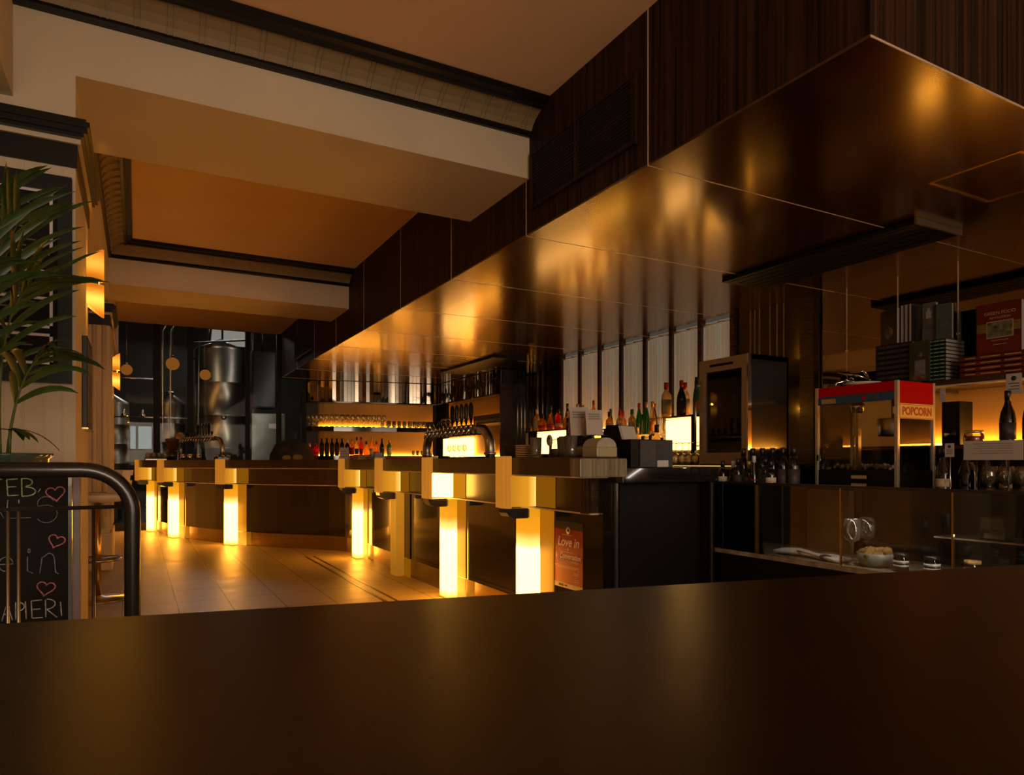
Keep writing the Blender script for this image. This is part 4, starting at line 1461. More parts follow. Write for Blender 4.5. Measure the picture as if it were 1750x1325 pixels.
# drinks fridge -------------------------------------------------------
t = thing('drinks_fridge', 'countertop drinks fridge with a pale steel framed glass door standing beside the bottles', 'fridge')
x0, x1, y0, y1, z0, z1 = 4.10, 4.55, 3.75, 4.27, 1.063, 1.92
m = MB()
m.box(x0 + .04, x1, y0, y0 + .02, z0, z1).box(x0 + .04, x1, y1 - .02, y1, z0, z1).box(x0 + .04, x1, y0, y1, z1 - .04, z1).box(x0 + .04, x1, y0, y1, z0, z0 + .05).box(x1 - .02, x1, y0, y1, z0, z1)
m.build('cabinet', pm('fridge_side', (0.020, 0.020, 0.021), 0.18, noise=0.1, coat=.3), t)
m = MB()
m.box(x0, x0 + .035, y0, y0 + .065, z0 + .01, z1).box(x0, x0 + .035, y1 - .065, y1, z0 + .01, z1)
m.box(x0, x0 + .035, y0 + .065, y1 - .065, z1 - .10, z1).box(x0, x0 + .035, y0 + .065, y1 - .065, z0 + .01, z0 + .10)
dr = m.build('door', fridge_face, t)
MB().box(x0 + .015, x0 + .02, y0 + .06, y1 - .06, z0 + .10, z1 - .10).build('glass', glass_pane, dr)
MB().box(x0 - .001, x0 + .002, y0 + .15, y1 - .12, z1 - .062, z1 - .042).build('grille_slot', black_satin, dr)
MB().tube([(x0 - .03, y1 + .01, z0 + .12), (x0 - .03, y1 + .01, z1 - .15)], .009, 12).tube([(x0 + .01, y1 - .02, z0 + .16), (x0 - .03, y1 + .01, z0 + .16)], .005, 8).tube([(x0 + .01, y1 - .02, z1 - .2), (x0 - .03, y1 + .01, z1 - .2)], .005, 8).build('handle', steel, dr)
MB().box(x0 - .002, x0 + .036, y0 - .002, y0 + .012, z0 + .01, z1 + .002).build('edge_trim', chrome, dr)
for zz in (1.36, 1.60):
    MB().box(x0 + .05, x1 - .03, y0 + .03, y1 - .03, zz, zz + .006).build('shelf', steel, t)
for a, b in ((x0 + .06, y0 + .04), (x0 + .06, y1 - .06), (x1 - .06, y0 + .04), (x1 - .06, y1 - .06)):
    pass
rebase(t, ((x0 + x1) / 2, (y0 + y1) / 2, z0))
lv = ['bottom', 'middle', 'top']
cl = ['left', 'centre-left', 'centre-right', 'right']
for r_, zz in enumerate((z0 + .051, 1.367, 1.607)):
    for c_ in range(4):
        y = y1 - .085 - c_ * .115
        kd, gm, cp, lb, cn = random.choice([('slender', g_green, cap_green, lab_cream, 'green'), ('wine', g_dark, cap_black, lab_cream, 'dark'), ('slender', g_clear, cap_gold, lab_cream, 'clear'), ('spirit', g_amber, cap_white, lab_cream, 'amber')])
        bottle(kd, gm, cp, lb, (4.22, y, zz), '%s bottle on the %s shelf of the drinks fridge, %s' % (cn, lv[r_], cl[c_]), 'bottles in the drinks fridge', .68)

# ================================================================== CURVED GLASS SHELVES AT THE FAR END
CP = [(4.95, 12.02), (4.6, 12.06), (4.2, 12.12), (3.8, 12.19), (3.4, 12.27), (3.1, 12.34), (2.88, 12.42), (2.74, 12.52), (2.66, 12.64)]   # front edge of the shelves
CPr = list(reversed(CP))     # outward (towards the camera) = negative offset of CP


def cu_at(s):
    """point at fraction s along the curved front edge (0 = right corner, 1 = left end) and inward normal"""
    L = [0]
    for a, b in zip(CP, CP[1:]):
        L.append(L[-1] + (Vector(b) - Vector(a)).length)
    q = s * L[-1]
    for i in range(len(CP) - 1):
        if q <= L[i + 1] + 1e-9:
            u = (q - L[i]) / (L[i + 1] - L[i])
            a, b = Vector(CP[i]), Vector(CP[i + 1])
            d = (b - a).normalized()
            return a.lerp(b, u), Vector((d.y, -d.x))
    return Vector(CP[-1]), Vector((0, 1))


t = thing('curved_shelf_unit', 'curved backlit shelf unit with rows of glasses at the far end of the bar', 'shelf unit')
MB().sweep(CP, -0.30, -0.28, 1.06, 2.16).build('back_panel', amber_wall, t)
MB().sweep(CP, -0.30, 0.0, 2.150, 2.172).build('top_board', black_gloss, t)
MB().sweep(CP, -0.29, 0.0, 1.640, 1.725).build('shelf_board', black_gloss, t)
MB().sweep(CP, -0.60, 0.10, 1.04, 1.20).build('base_counter', black_gloss, t)
MB().sweep(CP, -0.27, -0.255, 1.726, 1.740).sweep(CP, -0.27, -0.255, 1.201, 1.216).build('light_strip', lit_strip, t)
m = MB()
p, n_ = cu_at(1.0)
m.sweep([CP[-1], (CP[-1][0] + .02, CP[-1][1] + .28)], -0.01, 0.01, 1.06, 2.17)
m.build('end_board', black_satin, t)
rebase(t, (3.8, 12.3, 0))
t = thing('straight_shelf_unit', 'straight backlit shelf unit on the right wall beside the curved glass shelves', 'shelf unit')
MB().box(5.20, 5.22, 9.47, 12.02, 1.06, 2.15).build('back_panel', amber_wall, t)
MB().box(4.95, 5.22, 9.46, 12.02, 2.150, 2.172).build('top_board', black_gloss, t)
MB().box(4.95, 5.22, 9.46, 12.02, 1.660, 1.710).build('shelf_board', black_gloss, t)
MB().box(4.93, 4.95, 9.44, 12.0, 1.664, 1.704).build('shelf_rail', steel, t)
MB().box(4.96, 5.22, 9.46, 12.02, 1.04, 1.18).build('base_counter', black_gloss, t)
MB().box(4.95, 5.23, 9.44, 9.47, 1.0, 2.30).build('end_board', bar_wood, t)
MB().box(5.17, 5.185, 9.6, 11.9, 1.711, 1.724).box(5.17, 5.185, 9.6, 11.9, 1.181, 1.195).build('light_strip', lit_strip, t)
MB().box(5.06, 5.16, 10.82, 11.45, 1.20, 1.52, .004).box(5.06, 5.16, 11.46, 11.98, 1.20, 1.52, .004).build('light_box', lit_white, t)
rebase(t, (5.1, 10.7, 0))


# faceted mirror frieze
def facet_frieze(pts, name, num):
    m = MB()
    L = 0
    acc = [0]
    for a, b in zip(pts, pts[1:]):
        acc.append(acc[-1] + (Vector(b) - Vector(a)).length)
    n = max(2, int(acc[-1] / 0.065))

    def at(s):
        for i in range(len(pts) - 1):
            if s <= acc[i + 1] + 1e-9:
                u = (s - acc[i]) / (acc[i + 1] - acc[i])
                a, b = Vector(pts[i]), Vector(pts[i + 1])
                d = (b - a).normalized()
                return a.lerp(b, u), Vector((-d.y, d.x))
        return Vector(pts[-1]), Vector((0, 1))
    rnd = random.Random(3)
    for k in range(n):
        a, na = at(acc[-1] * k / n + .003)
        b, nb_ = at(acc[-1] * (k + 1) / n - .003)
        j1, j2 = rnd.uniform(.0, .022), rnd.uniform(.0, .022)
        a2, b2 = a + na * j1, b + nb_ * j2
        a3, b3 = a - na * .012, b - nb_ * .012
        v = [(a2.x, a2.y, 2.172), (b2.x, b2.y, 2.172), (b2.x, b2.y, 2.535), (a2.x, a2.y, 2.535), (a3.x, a3.y, 2.172), (b3.x, b3.y, 2.172), (b3.x, b3.y, 2.535), (a3.x, a3.y, 2.535)]
        m.add(v, [(0, 1, 2, 3), (7, 6, 5, 4), (0, 4, 5, 1), (1, 5, 6, 2), (2, 6, 7, 3), (3, 7, 4, 0)])
    return m


fr = struct('wall_back_mirror_frieze', facet_frieze(CP, '', 0), mirror_facet)
fr2 = struct('wall_right_mirror_frieze', facet_frieze([(4.97, 9.46), (4.97, 12.02)], '', 0), mirror_facet)
struct('wall_right_mirror_return', MB().box(5.0, XW, 9.47, 12.02, 2.18, 2.53), dark_wall)

# rows of glasses on the shelves
n_in = 26
for off, n_in in ((0.05, 26), (0.135, 23)):
    for k in range(n_in):
        p, n_ = cu_at((k + .5) / n_in)
        q = p + n_ * off
        if k > 9:
            glass((q.x, q.y, 1.7255), 'stemmed glass in the backlit row on the upper curved shelf', 'glasses on the upper curved shelf', sc_=1.08)
        else:
            tumbler((q.x, q.y, 1.7255), 'short glass in the low row at the right end of the upper curved shelf', 'low glasses on the upper curved shelf', .95)
for r_ in range(2):
    for k in range(10):
        glass((5.0 + .09 * r_, 11.85 - k * .085, 1.711), 'stemmed glass in the left group on the straight upper shelf, behind the tap handles', 'stemmed glasses on the straight shelf', sc_=.90)
for r_ in range(2):
    for k in range(11):
        tumbler((5.01 + .09 * r_, 10.45 - k * .088, 1.711), 'tall glass in the right group on the straight upper shelf', 'tall glasses on the straight shelf', 1.2)
for k in range(5):
    p, n_ = cu_at(.04 + k * .035)
    q = p + n_ * .06
    tumbler((q.x, q.y, 1.2005), 'glass in the glowing lower row left of the tap tower', 'glasses on the lower curved shelf', .8)
for k in range(4):
    glass((5.005, 11.55 - k * .22, 1.181), 'stemmed glass seen under the arch of the near tap tower', 'glasses under the tap tower', sc_=1.0)
# bottles of the curved lower shelf, left to right
low = [(.98, 'squat', g_red, cap_gold, lab_orange, 'orange-red squat bottle at the far left of the lower curved shelf'),
       (.914, 'squat', g_red, cap_red, lab_red, 'red squat bottle, second from the left on the lower curved shelf')]
od = ['leftmost', 'second', 'middle', 'fourth', 'rightmost']
for k in range(5):
    low.append((.862 - k * .037, 'wine', g_dark, cap_black, lab_dark, 'dark wine bottle, %s of the five in a row on the lower curved shelf' % od[k]))
low += [(.676, 'spirit', g_dark, cap_white, lab_dark, 'small dark bottle with a white cap right of the five wine bottles'),
        (.640, 'spirit', g_amber, cap_gold, lab_red, 'amber bottle with a red label right of the white-capped one on the curved shelf'),
        (.606, 'slender', g_clear, cap_black, lab_dark, 'clear slender bottle with a black cap left of the red bottle on the curved shelf'),
        (.574, 'slender', g_red, cap_black, lab_red, 'bright red slender bottle on the lower curved shelf'),
        (.536, 'flask', g_amber, cap_black, None, 'round-bodied amber bottle right of the bright red one'),
        (.498, 'slender', g_amber, cap_gold, lab_cream, 'golden slender bottle with a gold cap on the lower curved shelf'),
        (.460, 'flask', g_amber, cap_red, lab_red, 'conical amber bottle with a red label on the lower curved shelf'),
        (.420, 'burgundy', g_dark, cap_black, lab_dark, 'dark sloping-shouldered bottle right of the golden ones'),
        (.365, 'spirit', g_green, cap_gold, lab_cream, 'pale green bottle with a cream label at the right of the curved row')]
for s_, kd, gm, cp, lb, txt in low:
    p, n_ = cu_at(s_)
    q = p + n_ * .055
    bottle(kd, gm, cp, lb, (q.x, q.y, 1.2005), txt, 'bottles on the lower curved shelf')


# ================================================================== TAP TOWERS
def tap_tower(label, xa, ya, xb, yb, z0, z1, ntap, rr=.042, handles=True):
    t = thing('tap_tower', label, 'beer tap tower')
    A_, B_ = Vector((xa, ya, 0)), Vector((xb, yb, 0))
    d = (B_ - A_).normalized()
    L = (B_ - A_).length
    R_ = min(.16, (z1 - z0) * .6)
    pts = [A_ + Vector((0, 0, z0))]
    for k in range(9):
        a = PI / 2 * k / 8
        pts.append(A_ + d * (R_ * (1 - math.cos(a))) + Vector((0, 0, z1 - R_ + R_ * math.sin(a))))
    for k in range(9):
        a = PI / 2 * (1 - k / 8)
        pts.append(B_ - d * (R_ * (1 - math.cos(a))) + Vector((0, 0, z1 - R_ + R_ * math.sin(a))))
    pts.append(B_ + Vector((0, 0, z0)))
    MB().tube(pts, rr, 18).build('arch_pipe', steel, t)
    side = Vector((d.y, -d.x, 0))       # towards the bar staff
    for q in (A_, B_):
        MB().lathe([(rr + .03, z0), (rr + .03, z0 + .012), (rr + .008, z0 + .02), (rr + .008, z0 + .035), (rr, z0 + .04)], (q.x, q.y, 0), 20).lathe([(rr + .006, z0 + .10), (rr + .012, z0 + .11), (rr + .006, z0 + .12)], (q.x, q.y, 0), 20).build('foot_ring', chrome, t)
    hcols = [cap_black, cap_black, black_satin, cap_black]
    for k in range(ntap):
        c = A_ + d * (R_ + (L - 2 * R_) * (k + .5) / ntap) + Vector((0, 0, z1))
        ring = MB()
        ring.tube([c - d * .006, c + d * .006], rr + .006, 18)
        ring.build('collar', chrome, t)
        f = MB()
        f.tube([c + side * rr, c + side * (rr + .05), c + side * (rr + .07) + Vector((0, 0, -.05))], .012, 10, rs=[.012, .012, .008])
        f.tube([c + side * (rr + .03), c + side * (rr + .03) + Vector((0, 0, .05))], .009, 8)
        fa = f.build('faucet', chrome, t)
        if handles:
            h0 = c + side * (rr + .03) + Vector((0, 0, .05))
            tall = .17 if 6 <= k < 11 else .055
            MB().tube([h0, h0 + Vector((0, 0, tall * .3)), h0 + Vector((0, 0, tall * .8)), h0 + Vector((0, 0, tall))], .018, 10, rs=[.008, .017, .020, .010]).build('handle', hcols[k % 4], fa)
    rebase(t, ((xa + xb) / 2, (ya + yb) / 2, z0))
    return t


tap_tower('near steel arch beer tap tower with tall dark handles on the straight bar', 2.50, 6.32, 2.50, 4.95, 1.046, 1.36, 11)
tap_tower('far steel arch beer tap tower on the curved bar in front of the largest tank', 0.62, 12.22, 1.10, 10.85, 1.046, 1.44, 12, .03, True)

# ================================================================== THINGS ON THE BAR TOP
ZT = 1.1155
# stack of striped coasters
t = thing('coaster_stack', 'stack of pale striped coasters in a dark holder on the bar above the nearest lamp', 'coasters')
m = MB()
for k in range(7):
    m.box(2.10, 2.20, 3.70, 3.80, ZT + .004 + k * .0115, ZT + .011 + k * .0115, .001)
m.build('coasters', pm('coaster_card', (.75, .50, .24), .7, noise=.1), t)
MB().box(2.095, 2.205, 3.80, 3.93, ZT, ZT + .078, .002).box(2.09, 2.21, 3.69, 3.81, ZT, ZT + .004).build('holder', black_satin, t)
rebase(t, (2.15, 3.80, ZT))
# jars and glasses on the service end
t = thing('garnish_jar', 'round glass jar with a small white card tied to it, beside the coasters', 'jar')
MB().lathe([(.045, 0), (.05, .01), (.05, .075), (.042, .09), (.046, .095), (.045, .105), (0, .108)], (2.17, 3.42, ZT), 24).build('glass_body', glass_clear, t)
MB().lathe([(.0, .004), (.044, .006), (.045, .05), (0, .052)], (2.17, 3.42, ZT), 20).build('contents', pm('olives', (.10, .08, .02), .5, noise=.5, nscale=80), t)
MB().lathe([(.034, -.0008), (.034, .0008)], (2.115, 3.42, ZT + .10), 20, axis='X').build('round_card', paper, t)
MB().lathe([(.009, -.001), (.009, .0)], (2.1135, 3.42, ZT + .112), 12, axis='X').build('card_emblem', ink, t)
rebase(t, (2.17, 3.42, ZT))
t = thing('garnish_jar', 'clear square jar of yellow citrus under the nearest folded house-shaped card', 'jar')
MB().box(2.18, 2.28, 3.24, 3.34, ZT, ZT + .075, .008).build('glass_body', glass_clear, t)
MB().box(2.19, 2.27, 3.25, 3.33, ZT + .005, ZT + .06, .02).build('citrus', pm('citrus', (.85, .50, .03), .5, noise=.3, nscale=60, em=(1, .5, .03), ems=0.0), t)
rebase(t, (2.23, 3.29, ZT))
for i, (x, y, lab) in enumerate(((2.10, 3.55, 'short drinking glass between the coasters and the round jar'), (2.24, 3.47, 'clear drinking glass just behind the round jar'), (2.15, 3.31, 'clear drinking glass right of the round jar'), (2.12, 3.20, 'clear drinking glass left of the arched plastic box'))):
    tumbler((x, y, ZT), lab, 'drinking glasses on the bar end')


def house_card(x, y, z, s, label, rz=0.0):
    t = thing('folded_card', label, 'card')
    m = MB()
    for sg in (-1, 1):
        v = [(-.05 * s, sg * .055 * s, 0), (.05 * s, sg * .055 * s, 0), (.05 * s, sg * .002, .15 * s), (-.05 * s, sg * .002, .15 * s)]
        v += [(a, b - sg * .0015, c) for a, b, c in v]
        m.add(v, [(0, 1, 2, 3), (7, 6, 5, 4), (0, 4, 5, 1), (1, 5, 6, 2), (2, 6, 7, 3), (3, 7, 4, 0)])
    m.build('panels', paper, t)
    m = MB()
    for sg in (-1,):
        for k in range(3):
            a, b = .85 - k * .09, .80 - k * .09
            yy = lambda u: sg * (.055 * (1 - u) + .002) * s - .0012
            v = [(-.035 * s, yy(b), .15 * s * b), (.035 * s, yy(b), .15 * s * b), (.035 * s, yy(a), .15 * s * a), (-.035 * s, yy(a), .15 * s * a)]
            m.add(v + [(p_[0], p_[1] - .0006, p_[2]) for p_ in v], [(0, 1, 2, 3), (7, 6, 5, 4), (0, 4, 5, 1), (1, 5, 6, 2), (2, 6, 7, 3), (3, 7, 4, 0)])
    m.lathe([(.012 * s, -.052 * s), (.012 * s, -.0505 * s)], (0, 0, .085 * s), 14, axis='X')
    m.build('printing', faint_print, t)
    t.location = (x, y, z)
    t.rotation_euler = (0, 0, rz)
    return t


# dark gift carton below / behind the cards
t = thing('bottle_carton', 'black bottle carrier carton with a patterned front behind the folded cards', 'carton')
MB().box(2.32, 2.42, 3.40, 3.56, 1.059, 1.36, .003).build('carton', black_satin, t)
m = MB()
for k in range(5):
    m.lathe([(.012, -.001), (.012, 0)], (2.319, 3.42 + k * .03, 1.32 - (k % 2) * .02), 10, axis='X')
m.build('pattern', pm('faint_white', (.16, .15, .14), .6, noise=.1), t)
rebase(t, (2.37, 3.48, 1.059))
t = thing('card_stand', 'clear acrylic stand holding the two folded cards on the bar end', 'stand')
MB().box(2.21, 2.33, 3.14, 3.42, 1.236, 1.240).box(2.24, 2.25, 3.16, 3.17, ZT, 1.236).box(2.24, 2.25, 3.37, 3.38, ZT, 1.236).build('acrylic_tray', glass_clear, t)
rebase(t, (2.245, 3.27, ZT))
house_card(2.27, 3.345, 1.241, 1.12, 'left of two white house-shaped folded cards standing on the bar end', R(-25))
house_card(2.275, 3.205, 1.241, .95, 'right of two white house-shaped folded cards, next to the black register', R(-25))
t = thing('plastic_box', 'translucent pale plastic box with an arched ribbed lid on the grey bar end cap', 'box')
MB().box(2.145, 2.28, 2.99, 3.13, ZT, ZT + .055, .006).build('tub', pm('translucent_tub', (.48, .42, .24), .35, noise=.05, trans=.2), t)
m = MB()
pr = [(0, .055)] + [(.065 - .065 * math.cos(PI * k / 10), .055 + .05 * math.sin(PI * k / 10)) for k in range(1, 10)] + [(.13, .055)]
m.prism(pr, (2.148, 2.995, ZT), (2.148, 3.125, ZT), (1, 0, 0), (0, 0, 1))
m.build('arched_lid', pm('lid_plastic', (.42, .37, .30), .3, noise=.15, nscale=40, stretch=(1, 30, 1)), t)
rebase(t, (2.17, 3.06, ZT))

# register screen
t = thing('cash_register', 'black point-of-sale register with a tilted white-edged screen seen from behind', 'cash register')
m = MB()
RA = Vector((.40, -.917, 0)).normalized()
m.prism([(0, 0), (.155, 0), (.16, .02), (.105, .185), (.03, .185), (-.015, .10)], (2.41, 3.31, 1.12), (2.56, 3.375, 1.12), RA, (0, 0, 1))
m.build('screen_back', black_satin, t)
m = MB()
m.prism([(.163, .0), (.180, .0), (.125, .18), (.109, .18)], (2.41, 3.31, 1.12), (2.56, 3.375, 1.12), RA, (0, 0, 1))
m.build('screen_front', white_plastic, t)
MB().box(2.46, 2.60, 3.18, 3.28, 1.0585, 1.125, .004).build('base', black_satin, t)
rebase(t, (2.53, 3.23, 1.0585))
t = thing('till_box', 'square black box with a small white label, right of the register on the bar end', 'box')
MB().box(2.38, 2.68, 3.00, 3.11, 1.0585, 1.215, .003).build('case', black_satin, t)
MB().box(2.44, 2.55, 2.995, 3.00, 1.062, 1.21).build('grey_panel', pm('till_grey', (.040, .034, .030), .6, noise=.1), t)
MB().box(2.55, 2.675, 2.996, 3.00, 1.062, 1.21).build('dark_panel', pm('till_dark', (.014, .012, .011), .6, noise=.1), t)
MB().box(2.56, 2.64, 2.992, 2.996, 1.062, 1.098).build('label', paper, t)
rebase(t, (2.53, 3.08, 1.0585))

# curved bar, far end
t = thing('glass_rack', 'low rack of upturned glasses at the far left end of the bar', 'glass rack')
MB().box(.12, .42, 11.75, 12.05, 1.116, 1.135, .003).build('tray', steel, t)
m = MB()
for i in range(4):
    for j in range(4):
        m.lathe([(.03, .02), (.032, .09), (.028, .11), (0, .112)], (.155 + i * .076, 11.79 + j * .076, 1.116), 12)
m.build('glasses', stemware, t)
rebase(t, (.27, 11.9, 1.116))
t = thing('flower_pot', 'brown clay pot with a pale dried flower head on the far bar end', 'flower pot')
MB().lathe([(.055, 0), (.085, .15), (.095, .155), (.095, .19), (.085, .19), (.08, .16), (0, .155)], (.47, 11.55, 1.25), 24).build('pot', terracotta, t)
MB().lathe([(.07, 0), (.075, .13), (.0, .135)], (.47, 11.55, 1.1155), 20).build('base', bar_wood, t)
m = MB().tube([(.48, 11.54, 1.40), (.54, 11.48, 1.48)], .006, 6)
m.build('stalk', stem_m, t)
m = MB()
for k in range(7):
    a = k * 2 * PI / 7
    m.lathe([(0, -.035), (.028, -.02), (.035, 0), (.025, .025), (0, .035)], (.575 + .035 * math.cos(a), 11.45 + .02 * math.sin(a), 1.475 + .03 * math.sin(a)), 10)
m.build('flower_head', pm('dried_petal', (.36, .22, .13), .8, noise=.3), t)
rebase(t, (.47, 11.55, 1.1155))
t = thing('flower', 'second smaller pale flower standing behind the far tap tower', 'flower')
MB().lathe([(.03, 0), (.04, .08), (.02, .16), (.025, .2), (0, .2)], (.92, 11.75, 1.0465), 16).build('vase', black_satin, t)
m = MB()
for k in range(6):
    a = k * PI / 3
    m.lathe([(0, -.03), (.024, -.015), (.03, 0), (.02, .02), (0, .03)], (.92 + .03 * math.cos(a), 11.75, 1.455 + .025 * math.sin(a)), 10)
m.build('flower_head', MATS['dried_petal'], t)
MB().tube([(.92, 11.75, 1.24), (.92, 11.75, 1.45)], .005, 6).build('stalk', stem_m, t)
rebase(t, (.92, 11.75, 1.045))
for i, (x, y, lab) in enumerate(((.60, 11.2, 'small steel cup left of the others by the clay pot'), (.68, 11.0, 'middle small steel cup in front of the far tap tower'), (.78, 10.75, 'right-hand small steel cup in front of the far tap tower'))):
    t = thing('steel_cup', lab, 'cup')
    MB().lathe([(.03, 0), (.036, .085), (.033, .085), (.027, .006), (0, .006)], (0, 0, 0), 16).build('body', chrome, t)
    MB().lathe([(.037, .078), (.039, .082), (.037, .087)], (0, 0, 0), 16).build('rim', chrome, t)
    t.location = (x, y, ZT)
t = thing('espresso_machine', 'low shiny machine with round knobs in front of the far tap tower', 'machine')
MB().box(.96, 1.16, 10.32, 10.6, 1.046, 1.19, .03).build('casing', black_metal, t)
m = MB()
for k in range(3):
    m.lathe([(.0, 0), (.022, .004), (.024, .02), (.012, .03), (0, .03)], (.98 + k * .07, 10.30, 1.17), 14, axis='Y')
m.build('knob', chrome, t)
MB().box(.98, 1.14, 10.305, 10.32, 1.07, 1.10).build('tray', chrome, t)
rebase(t, (1.06, 10.46, 1.046))
t = thing('bread_board', 'board with two bread rolls on the curved bar', 'board')
MB().box(1.62, 1.95, 9.25, 9.45, 1.046, 1.118, .01).build('board', black_satin, t)
MB().lathe([(0, -.06), (.03, -.045), (.04, 0), (.03, .045), (0, .06)], (1.72, 9.3, 1.14), 14, axis='X').lathe([(0, -.07), (.035, -.05), (.045, 0), (.035, .05), (0, .07)], (1.86, 9.3, 1.145), 14, axis='X').build('rolls', bread_m, t)
rebase(t, (1.78, 9.35, 1.046))
t = thing('upholstered_seat_back', 'dark rounded mound of cloth beyond the curved bar, left of the curved shelves', 'cloth')
m = MB()
m.lathe([(.34, 0), (.33, .18), (.25, .34), (.10, .42), (0, .43)], (2.15, 11.2, 1.02), 24)
m.build('drape', pm('dark_cloth', (.045, .035, .028), .85, noise=.3, nscale=4), t)
MB().box(1.85, 2.45, 10.9, 11.5, 0, 1.02, .01).build('stand', black_satin, t)
rebase(t, (2.15, 11.2, 0))
t = thing('card_box', 'small yellowish card box on the bar left of the far straight lamp', 'box')
MB().box(2.30, 2.46, 8.02, 8.22, 1.0465, 1.175, .003).build('carton', pm('card_yellow', (.40, .27, .10), .7, noise=.2), t)
MB().box(2.295, 2.30, 8.05, 8.19, 1.07, 1.11).build('band', ink, t)
rebase(t, (2.32, 8.12, 1.046))
t = thing('folded_card', 'pale tent-shaped card on the bar in front of the wine bottles', 'card')
m = MB()
for sg in (-1, 1):
    v = [(-.05, sg * .06, 0), (.05, sg * .06, 0), (.05, sg * .002, .14), (-.05, sg * .002, .14)]
    m.add(v + [(a, b - sg * .002, c) for a, b, c in v], [(0, 1, 2, 3), (7, 6, 5, 4), (0, 4, 5, 1), (1, 5, 6, 2), (2, 6, 7, 3), (3, 7, 4, 0)])
m.build('panels', paper, t)
m = MB()
for k in range(3):
    m.box(-.03, .03, -.05 + k * .012, -.0505 + k * .012 + .003, .035 + k * .03, .039 + k * .03)
m.build('printing', ink, t)
t.location = (2.12, 7.95, ZT)
t.rotation_euler = (0, 0, R(-30))
t = thing('bar_caddy', 'row of small steel caddies on the bar near the tent card', 'caddy')
MB().box(2.28, 2.40, 7.3, 7.62, 1.046, 1.15, .004).build('tub', steel, t)
MB().box(2.30, 2.38, 7.34, 7.42, 1.15, 1.19).box(2.30, 2.38, 7.48, 7.58, 1.15, 1.175).build('napkins', paper, t)
rebase(t, (2.34, 7.46, 1.046))
t = thing('drip_mat', 'red mat lying on the back counter below the glowing bottles', 'mat')
MB().sweep([(4.5, 11.70), (3.8, 11.84), (3.2, 12.0)], -.10, .0, 1.10, 1.20).build('mat', pm('red_mat', (.22, .02, .01), .6, noise=.1), t)
MB().sweep([(4.5, 11.70), (3.8, 11.84), (3.2, 12.0)], -.12, .02, .0, 1.10).build('support', black_satin, t)
rebase(t, (3.8, 11.84, 0))

# ================================================================== RIGHT-HAND COUNTER AND DISPLAY
t = thing('display_case', 'long black-railed glass display case with a stone shelf along the right side', 'display case')
m = MB()
m.box(2.992, 3.012, 0.3, 3.13, 0.962, 0.976).box(2.992, 3.012, 3.11, 3.13, 0.57, 0.976)
m.build('top_rail', black_metal, t)
MB().box(3.012, 3.46, 0.3, 3.50, 0.966, 0.972).build('top_glass', glass_pane, t)
for k in range(5):
    yb = 3.11 - k * 0.4975 - (0 if k == 0 else 0.0)
    a, b = (2.69, 3.11) if k == 0 else (2.69 - 0.5225 * k, 2.69 - 0.5225 * (k - 1))
    if a < .3:
        a = .3
    MB().box(2.998, 3.004, a + .003, b - .003, 0.585, 0.962).build('front_glass', glass_pane, t)
for y in (2.69, 2.1675, 1.645, 1.1225):
    MB().box(2.996, 3.006, y - .004, y + .004, .585, .962).build('glass_joint', gold_m, t)
MB().box(3.0, 3.50, 0.3, 3.50, 0.560, 0.585).build('stone_shelf', marble, t)
MB().box(3.0, 3.50, 0.3, 3.10, 0.0, 0.56).build('cabinet', black_satin, t)
MB().box(3.48, 3.50, 0.3, 3.50, 0.585, 0.966).build('back_glass', black_gloss, t)
MB().box(3.42, 3.46, 2.42, 2.69, .586, .93).build('inner_panel', pm('inner_brown', (.12, .075, .035), .35, noise=.1, nscale=4), t)
rebase(t, (3.25, 1.8, 0))
t = thing('work_counter', 'dark work counter behind the display case carrying the popcorn machine and wine glasses', 'counter')
MB().box(3.50, 4.62, 0.3, 3.62, 0.0, 0.84).build('carcass', black_satin, t)
MB().box(3.50, 4.62, 0.3, 3.62, 0.84, 0.875, .003).build('worktop', black_gloss, t)
rebase(t, (4.06, 2, 0))
t = thing('back_ledge', 'back ledge under the book shelf with a bright light strip along the wall', 'ledge')
MB().box(4.66, 5.21, 0.3, 3.60, 0.0, 1.17).build('carcass', black_satin, t)
MB().box(4.64, 5.21, 0.3, 3.60, 1.17, 1.20, .003).build('worktop', bar_wood, t)
MB().box(5.17, 5.19, 0.35, 3.1, 1.201, 1.226).build('light_strip', lit_strip, t)
rebase(t, (4.94, 2, 0))
t = thing('book_shelf', 'dark wooden wall shelf carrying stacks of books in front of the mirror', 'shelf')
MB().box(4.88, 5.22, 0.3, 3.34, 1.605, 1.655, .002).build('board', bar_top_wood, t)
MB().box(4.875, 4.88, 0.3, 3.34, 1.607, 1.618).build('edge_strip', joint_metal, t)
for y in (2.83, 1.93, 1.03):
    MB().box(5.0, 5.22, y - .006, y + .006, 1.58, 1.605).build('bracket', steel, t)
rebase(t, (5.05, 1.8, 1.605))

# books ---------------------------------------------------------------
page_m = pm('book_pages', (.42, .36, .33), .85, noise=.15, nscale=300, stretch=(.2, .2, 6))


def flat_book(x, y, z, wx, wy, h, cover, label, group, rz=0.0, stripe=None):
    t = thing('book', label, 'book', group=group)
    m = MB().box(-wx / 2, wx / 2, -wy / 2, wy / 2, 0, .003).box(-wx / 2, wx / 2, -wy / 2, wy / 2, h - .003, h).box(-wx / 2, -wx / 2 + .004, -wy / 2, wy / 2, 0, h)
    m.build('cover', cover, t)
    MB().box(-wx / 2 + .004, wx / 2 - .004, -wy / 2 + .004, wy / 2 - .004, .003, h - .003).build('pages', page_m, t)
    if stripe:
        m = MB()
        for a, b in ((-.42, -.18), (-.12, .18), (.26, .42)):
            m.box(-wx / 2 - .0008, -wx / 2, wy * a, wy * b, h * .4, h * .62)
        m.build('spine_lettering', stripe, t)
    t.location = (x, y, z)
    t.rotation_euler = (0, 0, rz)
    return t


